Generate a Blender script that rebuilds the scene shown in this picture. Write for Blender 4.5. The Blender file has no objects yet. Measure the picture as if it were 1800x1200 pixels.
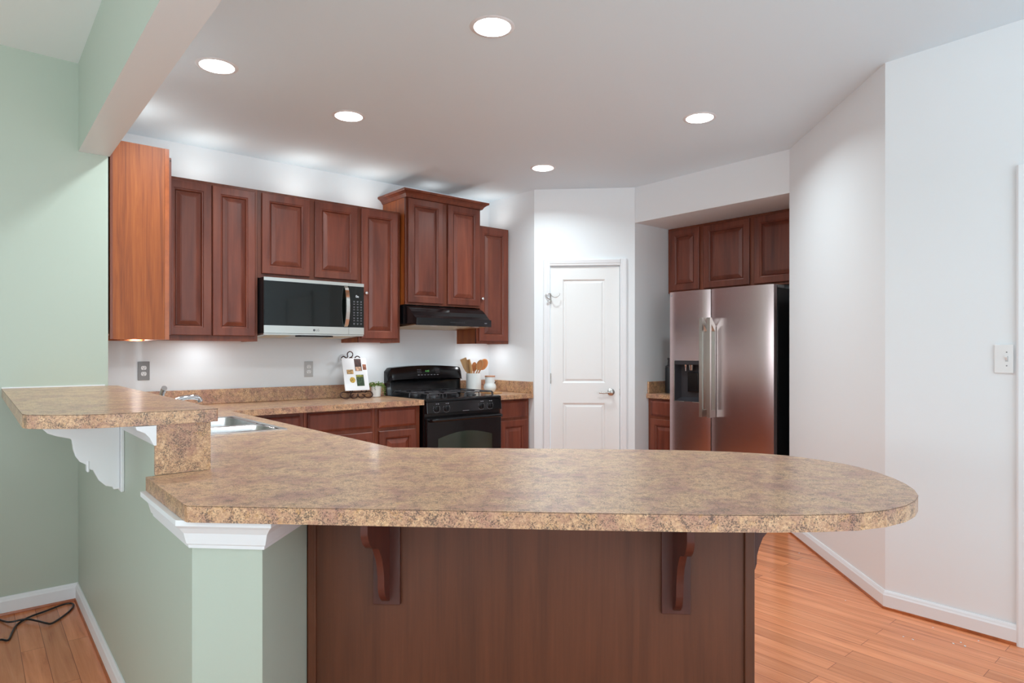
import bpy, bmesh, math, random
from mathutils import Vector, Matrix
random.seed(7)
SC = bpy.context.scene
COL = SC.collection
PI = math.pi
S = math.sqrt(.5)
def ab(a, b):
    """room axes (a along the cabinet wall, b along the half wall) -> world x, y"""
    return (S * (a - b), S * (a + b))
R45 = math.radians(45)

# ------------------------------------------------------------------ camera
cam_d = bpy.data.cameras.new('camera')
cam = bpy.data.objects.new('camera', cam_d); COL.objects.link(cam)
cam.location = (0, 0, 1.289)
cam.rotation_euler = (PI / 2, 0, math.radians(4.69))
cam_d.sensor_width = 36.0
cam_d.lens = 1123.1 / 1800 * 36
cam_d.shift_y = 18.0 / 1800
cam_d.clip_start = .02
SC.camera = cam

# ------------------------------------------------------------------ world, view, daylight
w = bpy.data.worlds.new('daylight'); SC.world = w; w.use_nodes = True
w.node_tree.nodes['Background'].inputs[0].default_value = (.80, .92, 1.0, 1)
w.node_tree.nodes['Background'].inputs[1].default_value = 1.2
SC.view_settings.view_transform = 'Standard'
SC.view_settings.look = 'None'
SC.view_settings.gamma = 1
SC.view_settings.use_curve_mapping = False
SC.view_settings.exposure = 0.04
SC.cycles.caustics_reflective = False
SC.cycles.caustics_refractive = False
SC.cycles.max_bounces = 10
SC.cycles.diffuse_bounces = 6
SC.cycles.sample_clamp_indirect = 6

def area(name, loc, rot, sx, sy, power, col=(1, 1, 1), shape='RECTANGLE'):
    d = bpy.data.lights.new(name, 'AREA'); d.shape = shape; d.size = sx
    if shape == 'RECTANGLE': d.size_y = sy
    d.energy = power; d.color = col
    o = bpy.data.objects.new(name, d); COL.objects.link(o)
    o.location = loc; o.rotation_euler = rot
    return o
# area lamps added as daylight at two unseen window openings behind the camera
P_BACK, P_SIDE = 170, 120
TILT = math.radians(65)   # lamps tipped up out of the window plane to brighten the ceiling
x, y = ab(-.1, -3.52)
area('window_daylight', (x, y, 1.45), (PI / 2, 0, R45 + PI), 4.6, 1.9, P_BACK, (.88, .975, 1.01)).rotation_euler = (PI / 2 + TILT, 0, R45)
x, y = ab(-4.02, .2)
area('window_daylight', (x, y, 1.45), (PI / 2 + TILT, 0, -R45), 4.6, 1.9, P_SIDE, (.88, .975, 1.01))

# ------------------------------------------------------------------ materials
def new_mat(name):
    m = bpy.data.materials.new(name); m.use_nodes = True
    nt = m.node_tree
    return m, nt, nt.nodes['Principled BSDF']
def N(nt, t, **kw):
    n = nt.nodes.new(t)
    for k, v in kw.items(): setattr(n, k, v)
    return n
def L(nt, a, ao, b, bi): nt.links.new(a.outputs[ao], b.inputs[bi])
def lin(r, g, b):
    f = lambda c: (c / 255 / 12.92) if c / 255 <= .04045 else ((c / 255 + .055) / 1.055) ** 2.4
    return (f(r), f(g), f(b), 1)
def ramp(nt, stops):
    r = N(nt, 'ShaderNodeValToRGB')
    while len(r.color_ramp.elements) < len(stops): r.color_ramp.elements.new(.5)
    for e, (p, c) in zip(r.color_ramp.elements, stops): e.position = p; e.color = c
    return r
def coords(nt, scale, rot=(0, 0, 0), jitter=False):
    tc = N(nt, 'ShaderNodeTexCoord'); mp = N(nt, 'ShaderNodeMapping')
    L(nt, tc, 'Object', mp, 'Vector')
    mp.inputs['Scale'].default_value = scale; mp.inputs['Rotation'].default_value = rot
    if jitter:
        oi = N(nt, 'ShaderNodeObjectInfo'); mu = N(nt, 'ShaderNodeMath', operation='MULTIPLY')
        mu.inputs[1].default_value = 37.0
        L(nt, oi, 'Random', mu, 0)
        cb = N(nt, 'ShaderNodeCombineXYZ')
        for i in range(3): L(nt, mu, 0, cb, i)
        L(nt, cb, 0, mp, 'Location')
    return mp
def plain(name, col, rough=.5, metal=0., spec=.5, bump=0., bscale=60, coat=0.):
    m, nt, p = new_mat(name)
    p.inputs['Base Color'].default_value = col
    p.inputs['Roughness'].default_value = rough
    p.inputs['Metallic'].default_value = metal
    p.inputs['Specular IOR Level'].default_value = spec
    if coat: p.inputs['Coat Weight'].default_value = coat; p.inputs['Coat Roughness'].default_value = .08
    mp = coords(nt, (bscale,) * 3)
    n = N(nt, 'ShaderNodeTexNoise'); n.inputs['Scale'].default_value = 1; n.inputs['Detail'].default_value = 4
    L(nt, mp, 0, n, 'Vector')
    if bump:
        b = N(nt, 'ShaderNodeBump'); b.inputs['Strength'].default_value = bump; b.inputs['Distance'].default_value = .002
        L(nt, n, 'Fac', b, 'Height'); L(nt, b, 0, p, 'Normal')
    mr = N(nt, 'ShaderNodeMapRange')
    mr.inputs['To Min'].default_value = max(0, rough - .03); mr.inputs['To Max'].default_value = min(1, rough + .03)
    L(nt, n, 'Fac', mr, 'Value'); L(nt, mr, 0, p, 'Roughness')
    return m
def emit(name, col, strength):
    m, nt, p = new_mat(name)
    p.inputs['Base Color'].default_value = (0, 0, 0, 1)
    p.inputs['Emission Color'].default_value = col
    p.inputs['Emission Strength'].default_value = strength
    return m
def wood(name, dark, mid, light, rough=.35, fine=(46, 46, 2.2), big=(9, 9, .8), coat=.25, vary=.12, coat_rough=.18):
    m, nt, p = new_mat(name)
    mp = coords(nt, big, jitter=True)
    n1 = N(nt, 'ShaderNodeTexNoise'); n1.inputs['Scale'].default_value = 1; n1.inputs['Detail'].default_value = 5
    n1.inputs['Distortion'].default_value = 1.2
    L(nt, mp, 0, n1, 'Vector')
    mp2 = coords(nt, fine, jitter=True)
    n2 = N(nt, 'ShaderNodeTexNoise'); n2.inputs['Scale'].default_value = 1; n2.inputs['Detail'].default_value = 6
    n2.inputs['Roughness'].default_value = .65
    L(nt, mp2, 0, n2, 'Vector')
    mix = N(nt, 'ShaderNodeMix', data_type='FLOAT'); mix.inputs[0].default_value = .36
    L(nt, n1, 'Fac', mix, 2); L(nt, n2, 'Fac', mix, 3)
    r = ramp(nt, [(.30, dark), (.5, mid), (.72, light)])
    L(nt, mix, 0, r, 0)
    oi = N(nt, 'ShaderNodeObjectInfo')
    mr = N(nt, 'ShaderNodeMapRange'); mr.inputs['To Min'].default_value = 1 - vary; mr.inputs['To Max'].default_value = 1 + vary
    L(nt, oi, 'Random', mr, 'Value')
    hs = N(nt, 'ShaderNodeHueSaturation'); L(nt, mr, 0, hs, 'Value'); L(nt, r, 0, hs, 'Color')
    L(nt, hs, 0, p, 'Base Color')
    p.inputs['Roughness'].default_value = rough
    p.inputs['Coat Weight'].default_value = coat; p.inputs['Coat Roughness'].default_value = coat_rough
    b = N(nt, 'ShaderNodeBump'); b.inputs['Strength'].default_value = .08; b.inputs['Distance'].default_value = .001
    L(nt, n2, 'Fac', b, 'Height'); L(nt, b, 0, p, 'Normal')
    return m
def granite(name):
    m, nt, p = new_mat(name)
    mp = coords(nt, (1, 1, 1))
    def noise(s, det, dist=0, ro=.55):
        n = N(nt, 'ShaderNodeTexNoise'); n.inputs['Scale'].default_value = s; n.inputs['Detail'].default_value = det
        n.inputs['Distortion'].default_value = dist; n.inputs['Roughness'].default_value = ro
        L(nt, mp, 0, n, 'Vector'); return n
    def mixc(fac, a_, ai, colr):
        mx = N(nt, 'ShaderNodeMix', data_type='RGBA'); L(nt, fac, 0, mx, 0); L(nt, a_, ai, mx, 6); mx.inputs[7].default_value = colr; return mx
    # tan ground with fine grain
    n1 = noise(120, 7, .3, .74)
    base = ramp(nt, [(.30, lin(126, 92, 68)), (.44, lin(190, 146, 110)), (.57, lin(218, 176, 134)), (.74, lin(240, 212, 174))])
    L(nt, n1, 'Fac', base, 0)
    # broad mauve-brown clouds
    n2 = noise(8, 7, .5, .68)
    f2 = ramp(nt, [(.44, (0, 0, 0, 1)), (.64, (.72, .72, .72, 1))]); L(nt, n2, 'Fac', f2, 0)
    m2 = mixc(f2, base, 0, lin(160, 108, 98))
    # ochre patches
    n3 = noise(52, 5, .5, .65)
    f3 = ramp(nt, [(.56, (0, 0, 0, 1)), (.70, (.5, .5, .5, 1))]); L(nt, n3, 'Fac', f3, 0)
    m3 = mixc(f3, m2, 2, lin(202, 150, 78))
    # dark grey-brown specks gathered in clusters
    n4 = noise(290, 4, .2, .7); n5 = noise(34, 5, .6, .65)
    sc = N(nt, 'ShaderNodeMath', operation='MULTIPLY'); sc.inputs[1].default_value = .55
    ad = N(nt, 'ShaderNodeMath', operation='ADD'); L(nt, n5, 'Fac', sc, 0); L(nt, sc, 0, ad, 0); L(nt, n4, 'Fac', ad, 1)
    f4 = ramp(nt, [(.80, (0, 0, 0, 1)), (.865, (.80, .80, .80, 1))])
    dv = N(nt, 'ShaderNodeMath', operation='MULTIPLY'); dv.inputs[1].default_value = 1.0; L(nt, ad, 0, dv, 0); L(nt, dv, 0, f4, 0)
    m4 = mixc(f4, m3, 2, lin(66, 52, 46))
    L(nt, m4, 2, p, 'Base Color')
    p.inputs['Roughness'].default_value = .42
    p.inputs['Specular IOR Level'].default_value = .6
    p.inputs['Coat Weight'].default_value = .4; p.inputs['Coat Roughness'].default_value = .2; p.inputs['Coat IOR'].default_value = 1.5
    return m
def planks(name):
    m, nt, p = new_mat(name)
    mp = coords(nt, (1, 1, 1), (0, 0, -math.radians(135)))
    br = N(nt, 'ShaderNodeTexBrick')
    br.inputs['Scale'].default_value = 1; br.inputs['Brick Width'].default_value = 1.15; br.inputs['Row Height'].default_value = .083
    br.inputs['Mortar Size'].default_value = .0011; br.inputs['Mortar Smooth'].default_value = .3
    br.offset = .37; br.offset_frequency = 2
    br.inputs['Color1'].default_value = (0, 0, 0, 1); br.inputs['Color2'].default_value = (1, 1, 1, 1)
    br.inputs['Mortar'].default_value = (.5, .5, .5, 1)
    L(nt, mp, 0, br, 'Vector')
    mp2 = coords(nt, (1, 1, 1), (0, 0, -math.radians(135)))
    sx = N(nt, 'ShaderNodeMapping'); sx.inputs['Scale'].default_value = (1.6, 30, 1); L(nt, mp2, 0, sx, 'Vector')
    add = N(nt, 'ShaderNodeVectorMath', operation='ADD'); L(nt, sx, 0, add, 0)
    sc = N(nt, 'ShaderNodeVectorMath', operation='SCALE'); sc.inputs['Scale'].default_value = 9; L(nt, br, 'Color', sc, 0)
    L(nt, sc, 0, add, 1)
    n = N(nt, 'ShaderNodeTexNoise'); n.inputs['Scale'].default_value = 1; n.inputs['Detail'].default_value = 7
    n.inputs['Roughness'].default_value = .62; n.inputs['Distortion'].default_value = .6
    L(nt, add, 0, n, 'Vector')
    r = ramp(nt, [(.22, lin(142, 80, 54)), (.38, lin(208, 126, 84)), (.6, lin(230, 148, 102)), (.8, lin(240, 168, 122))])
    L(nt, n, 'Fac', r, 0)
    hs = N(nt, 'ShaderNodeHueSaturation'); L(nt, r, 0, hs, 'Color')
    mr = N(nt, 'ShaderNodeMapRange'); mr.inputs['To Min'].default_value = .82; mr.inputs['To Max'].default_value = 1.10
    L(nt, br, 'Color', mr, 'Value'); L(nt, mr, 0, hs, 'Value')
    mx = N(nt, 'ShaderNodeMix', data_type='RGBA'); L(nt, br, 'Fac', mx, 0); L(nt, hs, 0, mx, 6)
    mx.inputs[7].default_value = lin(116, 62, 38)
    L(nt, mx, 2, p, 'Base Color')
    p.inputs['Roughness'].default_value = .24
    b = N(nt, 'ShaderNodeBump'); b.inputs['Strength'].default_value = .12; b.inputs['Distance'].default_value = .002
    iv = N(nt, 'ShaderNodeMath', operation='SUBTRACT'); iv.inputs[0].default_value = 1; L(nt, br, 'Fac', iv, 1)
    L(nt, iv, 0, b, 'Height'); L(nt, b, 0, p, 'Normal')
    return m
def brushed(name, col, rough=.28, horizontal=True):
    m, nt, p = new_mat(name)
    p.inputs['Metallic'].default_value = 1
    p.inputs['Base Color'].default_value = col
    p.inputs['Anisotropic'].default_value = .75 if horizontal else .3
    tg = N(nt, 'ShaderNodeTangent'); tg.direction_type = 'RADIAL'; tg.axis = 'Z'
    L(nt, tg, 0, p, 'Tangent')
    mp = coords(nt, (14, 14, 900) if horizontal else (500, 500, 8))
    n = N(nt, 'ShaderNodeTexNoise'); n.inputs['Scale'].default_value = 1; n.inputs['Detail'].default_value = 2
    L(nt, mp, 0, n, 'Vector')
    mr = N(nt, 'ShaderNodeMapRange'); mr.inputs['To Min'].default_value = rough - .006; mr.inputs['To Max'].default_value = rough + .006
    L(nt, n, 'Fac', mr, 'Value'); L(nt, mr, 0, p, 'Roughness')
    return m

M = {}
M['white'] = plain('white_wall_paint', lin(236, 240, 243), .55, bump=.05, bscale=220)
M['green'] = plain('sage_green_paint', lin(183, 193, 180), .5, bump=.05, bscale=220)
M['ceil'] = plain('ceiling_paint', lin(229, 245, 254), .8, bump=.05, bscale=160)
M['ceil_living'] = plain('living_ceiling_paint', lin(242, 242, 242), .8)
M['trim'] = plain('white_trim_gloss', lin(234, 236, 239), .45)
M['door'] = plain('white_door_paint', lin(236, 237, 237), .35)
M['cherry'] = wood('cherry_stain', lin(78, 34, 23), lin(115, 56, 39), lin(138, 74, 52), rough=.4, fine=(40, 40, 2.5), big=(7, 7, 1.0), coat=.14)
M['frame'] = wood('cherry_frame', lin(84, 38, 23), lin(114, 56, 34), lin(130, 68, 42), rough=.42, coat=.1)
M['veneer'] = wood('orange_veneer', lin(112, 50, 16), lin(150, 75, 26), lin(174, 96, 40), rough=.5, fine=(170, 170, 5), big=(26, 26, 1.3), vary=.04, coat=0)
M['panel'] = wood('shaded_veneer', lin(72, 38, 21), lin(92, 50, 29), lin(106, 60, 37), rough=.5, fine=(95, 95, 3.5), big=(14, 14, 1.0), vary=.03, coat=.1)  # same veneer as the cabinet sides, with its shade put into the colour
M['darkwood'] = wood('corbel_stain', lin(62, 27, 20), lin(86, 39, 29), lin(100, 48, 36), rough=.45)
M['granite'] = granite('granite_laminate')
M['floor'] = planks('oak_planks')
M['shoe'] = wood('shoe_molding_wood', lin(120, 58, 28), lin(168, 88, 44), lin(186, 102, 56), fine=(20, 20, 20), rough=.3)
M['steel'] = brushed('brushed_steel', lin(202, 182, 182), .27)  # pink of the reflected wood put into the steel colour
M['steel_v'] = brushed('satin_steel', lin(210, 210, 204), .3, False)
M['sinksteel'] = brushed('sink_steel', lin(215, 215, 215), .25)
M['chrome'] = plain('chrome', lin(230, 230, 232), .06, 1)
M['nickel'] = plain('satin_nickel', lin(190, 188, 184), .25, 1)
M['black'] = plain('black_enamel', lin(13, 13, 16), .16, spec=.4)
M['blackmat'] = plain('black_matte', lin(22, 22, 25), .5)
M['glass'] = plain('black_glass', lin(8, 12, 10), .05, spec=.42)
M['ovenglass'] = plain('oven_glass', lin(44, 56, 46), .06, spec=.7)  # green of the reflected outdoors put into the glass colour
M['iron'] = plain('cast_iron', lin(52, 50, 54), .3, spec=.8)
M['greydark'] = plain('dark_grey_plastic', lin(48, 46, 50), .4)
M['greysteel'] = plain('grey_plate', lin(138, 138, 138), .4)
M['platewhite'] = plain('white_plastic', lin(232, 232, 232), .3)
M['plategrey'] = plain('pale_grey_plastic', lin(190, 190, 190), .4)
M['slot'] = plain('slot_dark', lin(40, 36, 34), .5)
M['ceramic'] = plain('white_ceramic', lin(232, 232, 230), .25)
M['paper'] = plain('white_paper', lin(238, 238, 240), .6)
M['wire'] = plain('bronze_wire', lin(62, 34, 26), .35, .4)
M['spoon1'] = wood('pale_spoon_wood', lin(150, 104, 60), lin(190, 144, 92), lin(212, 170, 118), fine=(60, 60, 6), rough=.5, coat=0)
M['spoon2'] = wood('warm_spoon_wood', lin(150, 84, 40), lin(196, 122, 62), lin(214, 146, 84), fine=(60, 60, 6), rough=.5, coat=0)
M['terra'] = plain('wood_lid', lin(196, 140, 108), .5)
M['leaf'] = plain('green_leaf', lin(96, 124, 52), .5)
M['soil'] = plain('soil', lin(50, 38, 28), .9)
M['cable'] = plain('black_cable', lin(16, 15, 18), .35)
M['ink'] = plain('grey_print', lin(128, 128, 134), .4)
M['seam'] = plain('laminate_seam', lin(96, 72, 56), .6)
M['inkdark'] = plain('dark_print', lin(70, 70, 74), .4)
M['lamp'] = emit('lamp_lens', (1, .98, .95, 1), 14)
M['puck'] = emit('puck_lens', (.95, .97, 1, 1), 8)
M['led_white'] = emit('white_display', (.9, .95, 1, 1), .9)
M['led_green'] = emit('green_display', (.22, .8, .18, 1), .5)
M['tan_reflection'] = brushed('hood_filter', lin(206, 180, 140), .3)  # tan counter reflection put into the metal colour
M['reflector'] = plain('reflector_wool', lin(222, 224, 224), .95, bump=.3, bscale=300)  # for unseen floor sheets added to bounce neutral light
M['crystal'] = plain('clear_knob', lin(225, 225, 228), .08, .7)

# ------------------------------------------------------------------ mesh helpers
class G:
    def __init__(s): s.bm = bmesh.new()
    def _add(s, vs, fs):
        v = [s.bm.verts.new(p) for p in vs]
        for f in fs:
            try: s.bm.faces.new([v[i] for i in f])
            except ValueError: pass
        return s
    def box(s, x0, x1, y0, y1, z0, z1):
        vs = [(x, y, z) for x in (x0, x1) for y in (y0, y1) for z in (z0, z1)]
        return s._add(vs, [(0, 1, 3, 2), (4, 6, 7, 5), (0, 4, 5, 1), (2, 3, 7, 6), (0, 2, 6, 4), (1, 5, 7, 3)])
    def prism(s, pts, lo, hi, axis='z'):
        f = {'z': lambda p, h: (p[0], p[1], h), 'x': lambda p, h: (h, p[0], p[1]), 'y': lambda p, h: (p[0], h, p[1])}[axis]
        n = len(pts)
        vs = [f(p, lo) for p in pts] + [f(p, hi) for p in pts]
        fs = [tuple(range(n)), tuple(range(2 * n - 1, n - 1, -1))] + [(i, i + n, (i + 1) % n + n, (i + 1) % n) for i in range(n)]
        return s._add(vs, fs)
    def lathe(s, prof, c=(0, 0, 0), n=32, axis='z', caps=True):
        vs, fs = [], []
        for r, h in prof:
            for k in range(n):
                t = 2 * PI * k / n
                p = (r * math.cos(t), r * math.sin(t), h)
                if axis == 'y': p = (p[0], p[2], p[1])
                if axis == 'x': p = (p[2], p[0], p[1])
                vs.append((p[0] + c[0], p[1] + c[1], p[2] + c[2]))
        for j in range(len(prof) - 1):
            for k in range(n):
                fs.append((j * n + k, j * n + (k + 1) % n, (j + 1) * n + (k + 1) % n, (j + 1) * n + k))
        if caps:
            if prof[0][0] > 1e-6: fs.append(tuple(range(n - 1, -1, -1)))
            if prof[-1][0] > 1e-6: fs.append(tuple(range((len(prof) - 1) * n, len(prof) * n)))
        return s._add(vs, fs)
    def tube(s, pts, r, n=8, closed=False, smooth=0):
        pts = [Vector(p) for p in pts]
        if smooth:
            q = []
            m = len(pts)
            rng = range(m if closed else m - 1)
            for i in rng:
                g = lambda k: pts[k % m] if closed else pts[max(0, min(m - 1, k))]
                p0, p1, p2, p3 = g(i - 1), g(i), g(i + 1), g(i + 2)
                for j in range(smooth):
                    t = j / smooth
                    q.append(.5 * ((2 * p1) + (-p0 + p2) * t + (2 * p0 - 5 * p1 + 4 * p2 - p3) * t * t + (-p0 + 3 * p1 - 3 * p2 + p3) * t ** 3))
            if not closed: q.append(pts[-1])
            pts = q
        m = len(pts); vs, fs = [], []
        up = Vector((0, 0, 1)); prev = None
        for i, p in enumerate(pts):
            a = pts[(i - 1) % m] if closed else pts[max(0, i - 1)]
            b = pts[(i + 1) % m] if closed else pts[min(m - 1, i + 1)]
            d = (b - a)
            d = d.normalized() if d.length > 1e-9 else Vector((1, 0, 0))
            if prev is None:
                u = d.cross(up) if abs(d.z) < .9 else d.cross(Vector((1, 0, 0)))
            else:
                u = prev - d * prev.dot(d)
            u.normalize(); prev = u; v = d.cross(u)
            rr = r[i] if isinstance(r, (list, tuple)) and not smooth else (r if not isinstance(r, (list, tuple)) else r[0])
            for k in range(n):
                t = 2 * PI * k / n
                vs.append(tuple(p + u * (rr * math.cos(t)) + v * (rr * math.sin(t))))
        for i in range(m if closed else m - 1):
            j = (i + 1) % m
            for k in range(n):
                fs.append((i * n + k, i * n + (k + 1) % n, j * n + (k + 1) % n, j * n + k))
        if not closed:
            fs.append(tuple(range(n - 1, -1, -1))); fs.append(tuple(range((m - 1) * n, m * n)))
        return s._add(vs, fs)
    def sweep(s, path, prof):
        """profile of (out, z) swept along a 2D path, mitred; out = to the right of travel"""
        path = [Vector(p) for p in path]; m = len(path); n = len(prof); vs = []
        nor = []
        for i in range(m - 1):
            d = (path[i + 1] - path[i]).normalized(); nor.append(Vector((d.y, -d.x)))
        for i in range(m):
            n1 = nor[max(0, i - 1)]; n2 = nor[min(m - 2, i)]
            mi = (n1 + n2) / (1 + n1.dot(n2))
            for o, z in prof:
                q = path[i] + mi * o; vs.append((q.x, q.y, z))
        fs = []
        for i in range(m - 1):
            for k in range(n):
                fs.append((i * n + k, i * n + (k + 1) % n, (i + 1) * n + (k + 1) % n, (i + 1) * n + k))
        fs.append(tuple(range(n))); fs.append(tuple(range((m - 1) * n, m * n)))
        return s._add(vs, fs)
    def rings(s, x0, x1, z0, z1, steps, fill=True, back=None):
        """nested rectangles in the x-z plane: (inset, y) pairs from the outside in"""
        vs, fs = [], []
        st = list(steps)
        for ins, y in st:
            vs += [(x0 + ins, y, z0 + ins), (x1 - ins, y, z0 + ins), (x1 - ins, y, z1 - ins), (x0 + ins, y, z1 - ins)]
        for i in range(len(st) - 1):
            for k in range(4):
                fs.append((i * 4 + k, i * 4 + (k + 1) % 4, (i + 1) * 4 + (k + 1) % 4, (i + 1) * 4 + k))
        if fill: j = (len(st) - 1) * 4; fs.append((j, j + 1, j + 2, j + 3))
        if back: fs.append((3, 2, 1, 0))
        return s._add(vs, fs)
    def obj(s, name, mat, parent=None, bevel=0, smooth=False, mats=None, fmat=None):
        bmesh.ops.remove_doubles(s.bm, verts=s.bm.verts, dist=1e-6)
        bmesh.ops.recalc_face_normals(s.bm, faces=s.bm.faces)
        me = bpy.data.meshes.new(name); s.bm.to_mesh(me); s.bm.free()
        for mm in (mats or [mat]): me.materials.append(M[mm])
        o = bpy.data.objects.new(name, me); COL.objects.link(o)
        if fmat:
            for p in me.polygons: p.material_index = fmat(p)
        if smooth:
            for p in me.polygons: p.use_smooth = True
            me.set_sharp_from_angle(angle=math.radians(40))
        if bevel:
            b = o.modifiers.new('bevel', 'BEVEL'); b.width = bevel; b.segments = 2; b.limit_method = 'ANGLE'; b.angle_limit = math.radians(35)
        if parent: o.parent = parent
        return o
def text_mesh(name, txt, size, mat, parent, loc, depth=.0004, align='CENTER'):
    """lettering standing in the local x-z plane, facing -y"""
    c = bpy.data.curves.new('lettering', 'FONT'); c.body = txt; c.size = size; c.extrude = depth; c.align_x = align; c.align_y = 'CENTER'
    t = bpy.data.objects.new('lettering', c); COL.objects.link(t)
    dg = bpy.context.evaluated_depsgraph_get()
    me = bpy.data.meshes.new_from_object(t.evaluated_get(dg))
    bpy.data.objects.remove(t)
    me.transform(Matrix.Translation(loc) @ Matrix.Rotation(PI / 2, 4, 'X'))
    me.materials.clear(); me.materials.append(M[mat]); me.name = name
    o = bpy.data.objects.new(name, me); COL.objects.link(o); o.parent = parent
    return o
def tag(o, label, cat=None, group=None, kind=None):
    o['label'] = label
    if cat: o['category'] = cat
    if group: o['group'] = group
    if kind: o['kind'] = kind
    return o
def thing(name, label, cat, loc=(0, 0, 0), rz=0, group=None, kind=None):
    o = bpy.data.objects.new(name, None); COL.objects.link(o); o.empty_display_size = .05
    o.location = loc; o.rotation_euler = (0, 0, rz)
    return tag(o, label, cat, group, kind)
def struct(g, name, mat, label, cat, **kw):
    return tag(g.obj(name, mat, **kw), label, cat, kind='structure')
def at(a, b, z=0): x, y = ab(a, b); return (x, y, z)
def poly(*pts): return [ab(*p) for p in pts]

# ------------------------------------------------------------------ the setting
ZK, ZL = 2.743, 2.79
g = G().prism(poly((-4.1, -3.6), (5.5, -3.6), (5.5, 5.1), (-4.1, 5.1)), -.05, 0)
struct(g, 'floor', 'floor', 'glossy orange hardwood plank floor running diagonally', 'floor')
g = G().prism(poly((.57, -3.6), (5.5, -3.6), (5.5, 5.05), (.57, 5.05)), ZK, ZK + .1)
struct(g, 'ceiling', 'ceil', 'flat white kitchen ceiling with recessed lights', 'ceiling')
g = G().prism(poly((-4.1, -3.6), (.43, -3.6), (.43, 4.1), (-4.1, 4.1)), ZL, ZL + .1)
struct(g, 'ceiling', 'ceil_living', 'white living room ceiling left of the dropped beam', 'ceiling')
g = G().prism(poly((-4.1, 4.0), (.563, 4.0), (.563, 4.1), (-4.1, 4.1)), 0, ZL)
struct(g, 'wall_left', 'green', 'sage green wall left of the kitchen, behind the raised bar', 'wall')
g = G().prism(poly((.45, 4.1), (.57, 4.1), (.57, 5.0), (.45, 5.0)), 0, ZK)
struct(g, 'wall_corner', 'white', 'white return wall carrying the corner cabinet', 'wall')
g = G().prism(poly((.57, 4.9), (3.94, 4.9), (3.94, 5.0), (.57, 5.0)), 0, ZK)
struct(g, 'wall_back', 'white', 'white wall behind the stove and wall cabinets', 'wall')
g = G().prism([ab(3.86, 4.9), (-.27, 5.73), ab(3.94, 4.36), ab(3.94, 4.9)], 0, ZK)
struct(g, 'wall_return', 'white', 'narrow white side wall right of the stove counter', 'wall')
g = G()
g.box(-.27, -.127, 5.73, 5.83, 0, ZK).box(.491, .622, 5.73, 5.83, 0, ZK).box(-.127, .491, 5.73, 5.83, 2.054, ZK)
struct(g, 'wall_pantry', 'white', 'white angled wall around the pantry door', 'wall')
g = G().prism([(.622, 5.73), ab(5.3, 3.61), ab(5.3, 3.71), (.66, 5.88), (.622, 5.83)], 0, ZK)
struct(g, 'wall_alcove_left', 'white', 'white side wall left of the refrigerator alcove', 'wall')
g = G().prism(poly((5.3, 2.1), (5.4, 2.1), (5.4, 3.75), (5.3, 3.75)), 0, ZK)
struct(g, 'wall_alcove_back', 'white', 'white back wall of the refrigerator alcove', 'wall')
g = G().prism(poly((4.52, 2.11), (5.3, 2.11), (5.3, 2.205), (4.52, 2.205)), 0, ZK)
struct(g, 'wall_alcove_right', 'white', 'white side wall right of the refrigerator', 'wall')
g = G().prism(poly((4.49, 2.206), (5.299, 2.206), (5.299, 3.609), (4.49, 3.609)), 2.43, ZK)
struct(g, 'wall_header', 'white', 'white soffit above the refrigerator cabinets', 'soffit')
g = G().prism([(1.61, 4.735), (1.61, 3.36), (1.71, 3.30), (1.71, 4.735)], 0, ZK)
struct(g, 'wall_right', 'white', 'white wall right of the refrigerator', 'wall')
g = G().prism([(1.61, 3.36)] + poly((3.511, -3.6), (3.61, -3.6), (3.61, 1.1)), 0, ZK)
struct(g, 'wall_right_front', 'white', 'white wall with the light switch at the right edge', 'wall')
# dropped beam: green living side, white underside
g = G().prism(poly((.43, -3.6), (.57, -3.6), (.57, 4.0), (.43, 4.0)), 2.332, ZL + .05)
struct(g, 'wall_beam', 'green', 'dropped beam with green side and white underside', 'beam', mats=['green', 'trim', 'white'],
       fmat=lambda p: 1 if p.normal.z < -.5 else (2 if p.normal.dot(Vector(ab(1, 0) + (0,))) > .5 else 0))
# half wall under the bar and the near end of the peninsula
g = G().prism([ab(.43, 3.999), (-.942, 1.55), (-.757, 1.55), (-.757, 1.829), (-1.024, 1.83), ab(.57, 3.999)], 0, .872)
g.prism(poly((.43, 2.191), (.57, 2.191), (.57, 3.999), (.43, 3.999)), .872, 1.066)
struct(g, 'wall_half', 'green', 'sage green half wall below the bar and counter', 'half wall')
# living room walls behind the camera, with window openings
g = G()
for a0, a1, z0, z1 in [(-4.1, -2.4, 0, ZL), (2.2, 3.6, 0, ZL), (-2.4, 2.2, 0, .5), (-2.4, 2.2, 2.4, ZL)]:
    g.prism(poly((a0, -3.5), (a1, -3.5), (a1, -3.6), (a0, -3.6)), z0, z1)
struct(g, 'wall_living_back', 'white', 'white living room wall behind the viewer', 'wall')
g = G()
for b0, b1, z0, z1 in [(-3.5, -2.1, 0, ZL), (2.5, 4.0, 0, ZL), (-2.1, 2.5, 0, .5), (-2.1, 2.5, 2.4, ZL)]:
    g.prism(poly((-4.1, b0), (-4.0, b0), (-4.0, b1), (-4.1, b1)), z0, z1)
struct(g, 'wall_living_side', 'green', 'green living room wall left of the viewer', 'wall')
for i, (fx, fy, rz, lab) in enumerate([(*ab(-2.4, -3.55), R45, 'living room window behind the viewer'), (*ab(-4.05, -2.1), R45 + PI / 2, 'living room window at the left')]):
    g = G()
    for k in range(4): g.box(k * 1.515, k * 1.515 + .055, -.03, .03, .5, 2.4)
    g.box(0, 4.6, -.03, .03, .5, .55).box(0, 4.6, -.03, .03, 2.35, 2.4).box(0, 4.6, -.02, .02, 1.43, 1.47)
    o = struct(g, 'window_%d' % (i + 1), 'trim', lab, 'window'); o.location = (fx, fy, 0); o.rotation_euler = (0, 0, rz)

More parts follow.
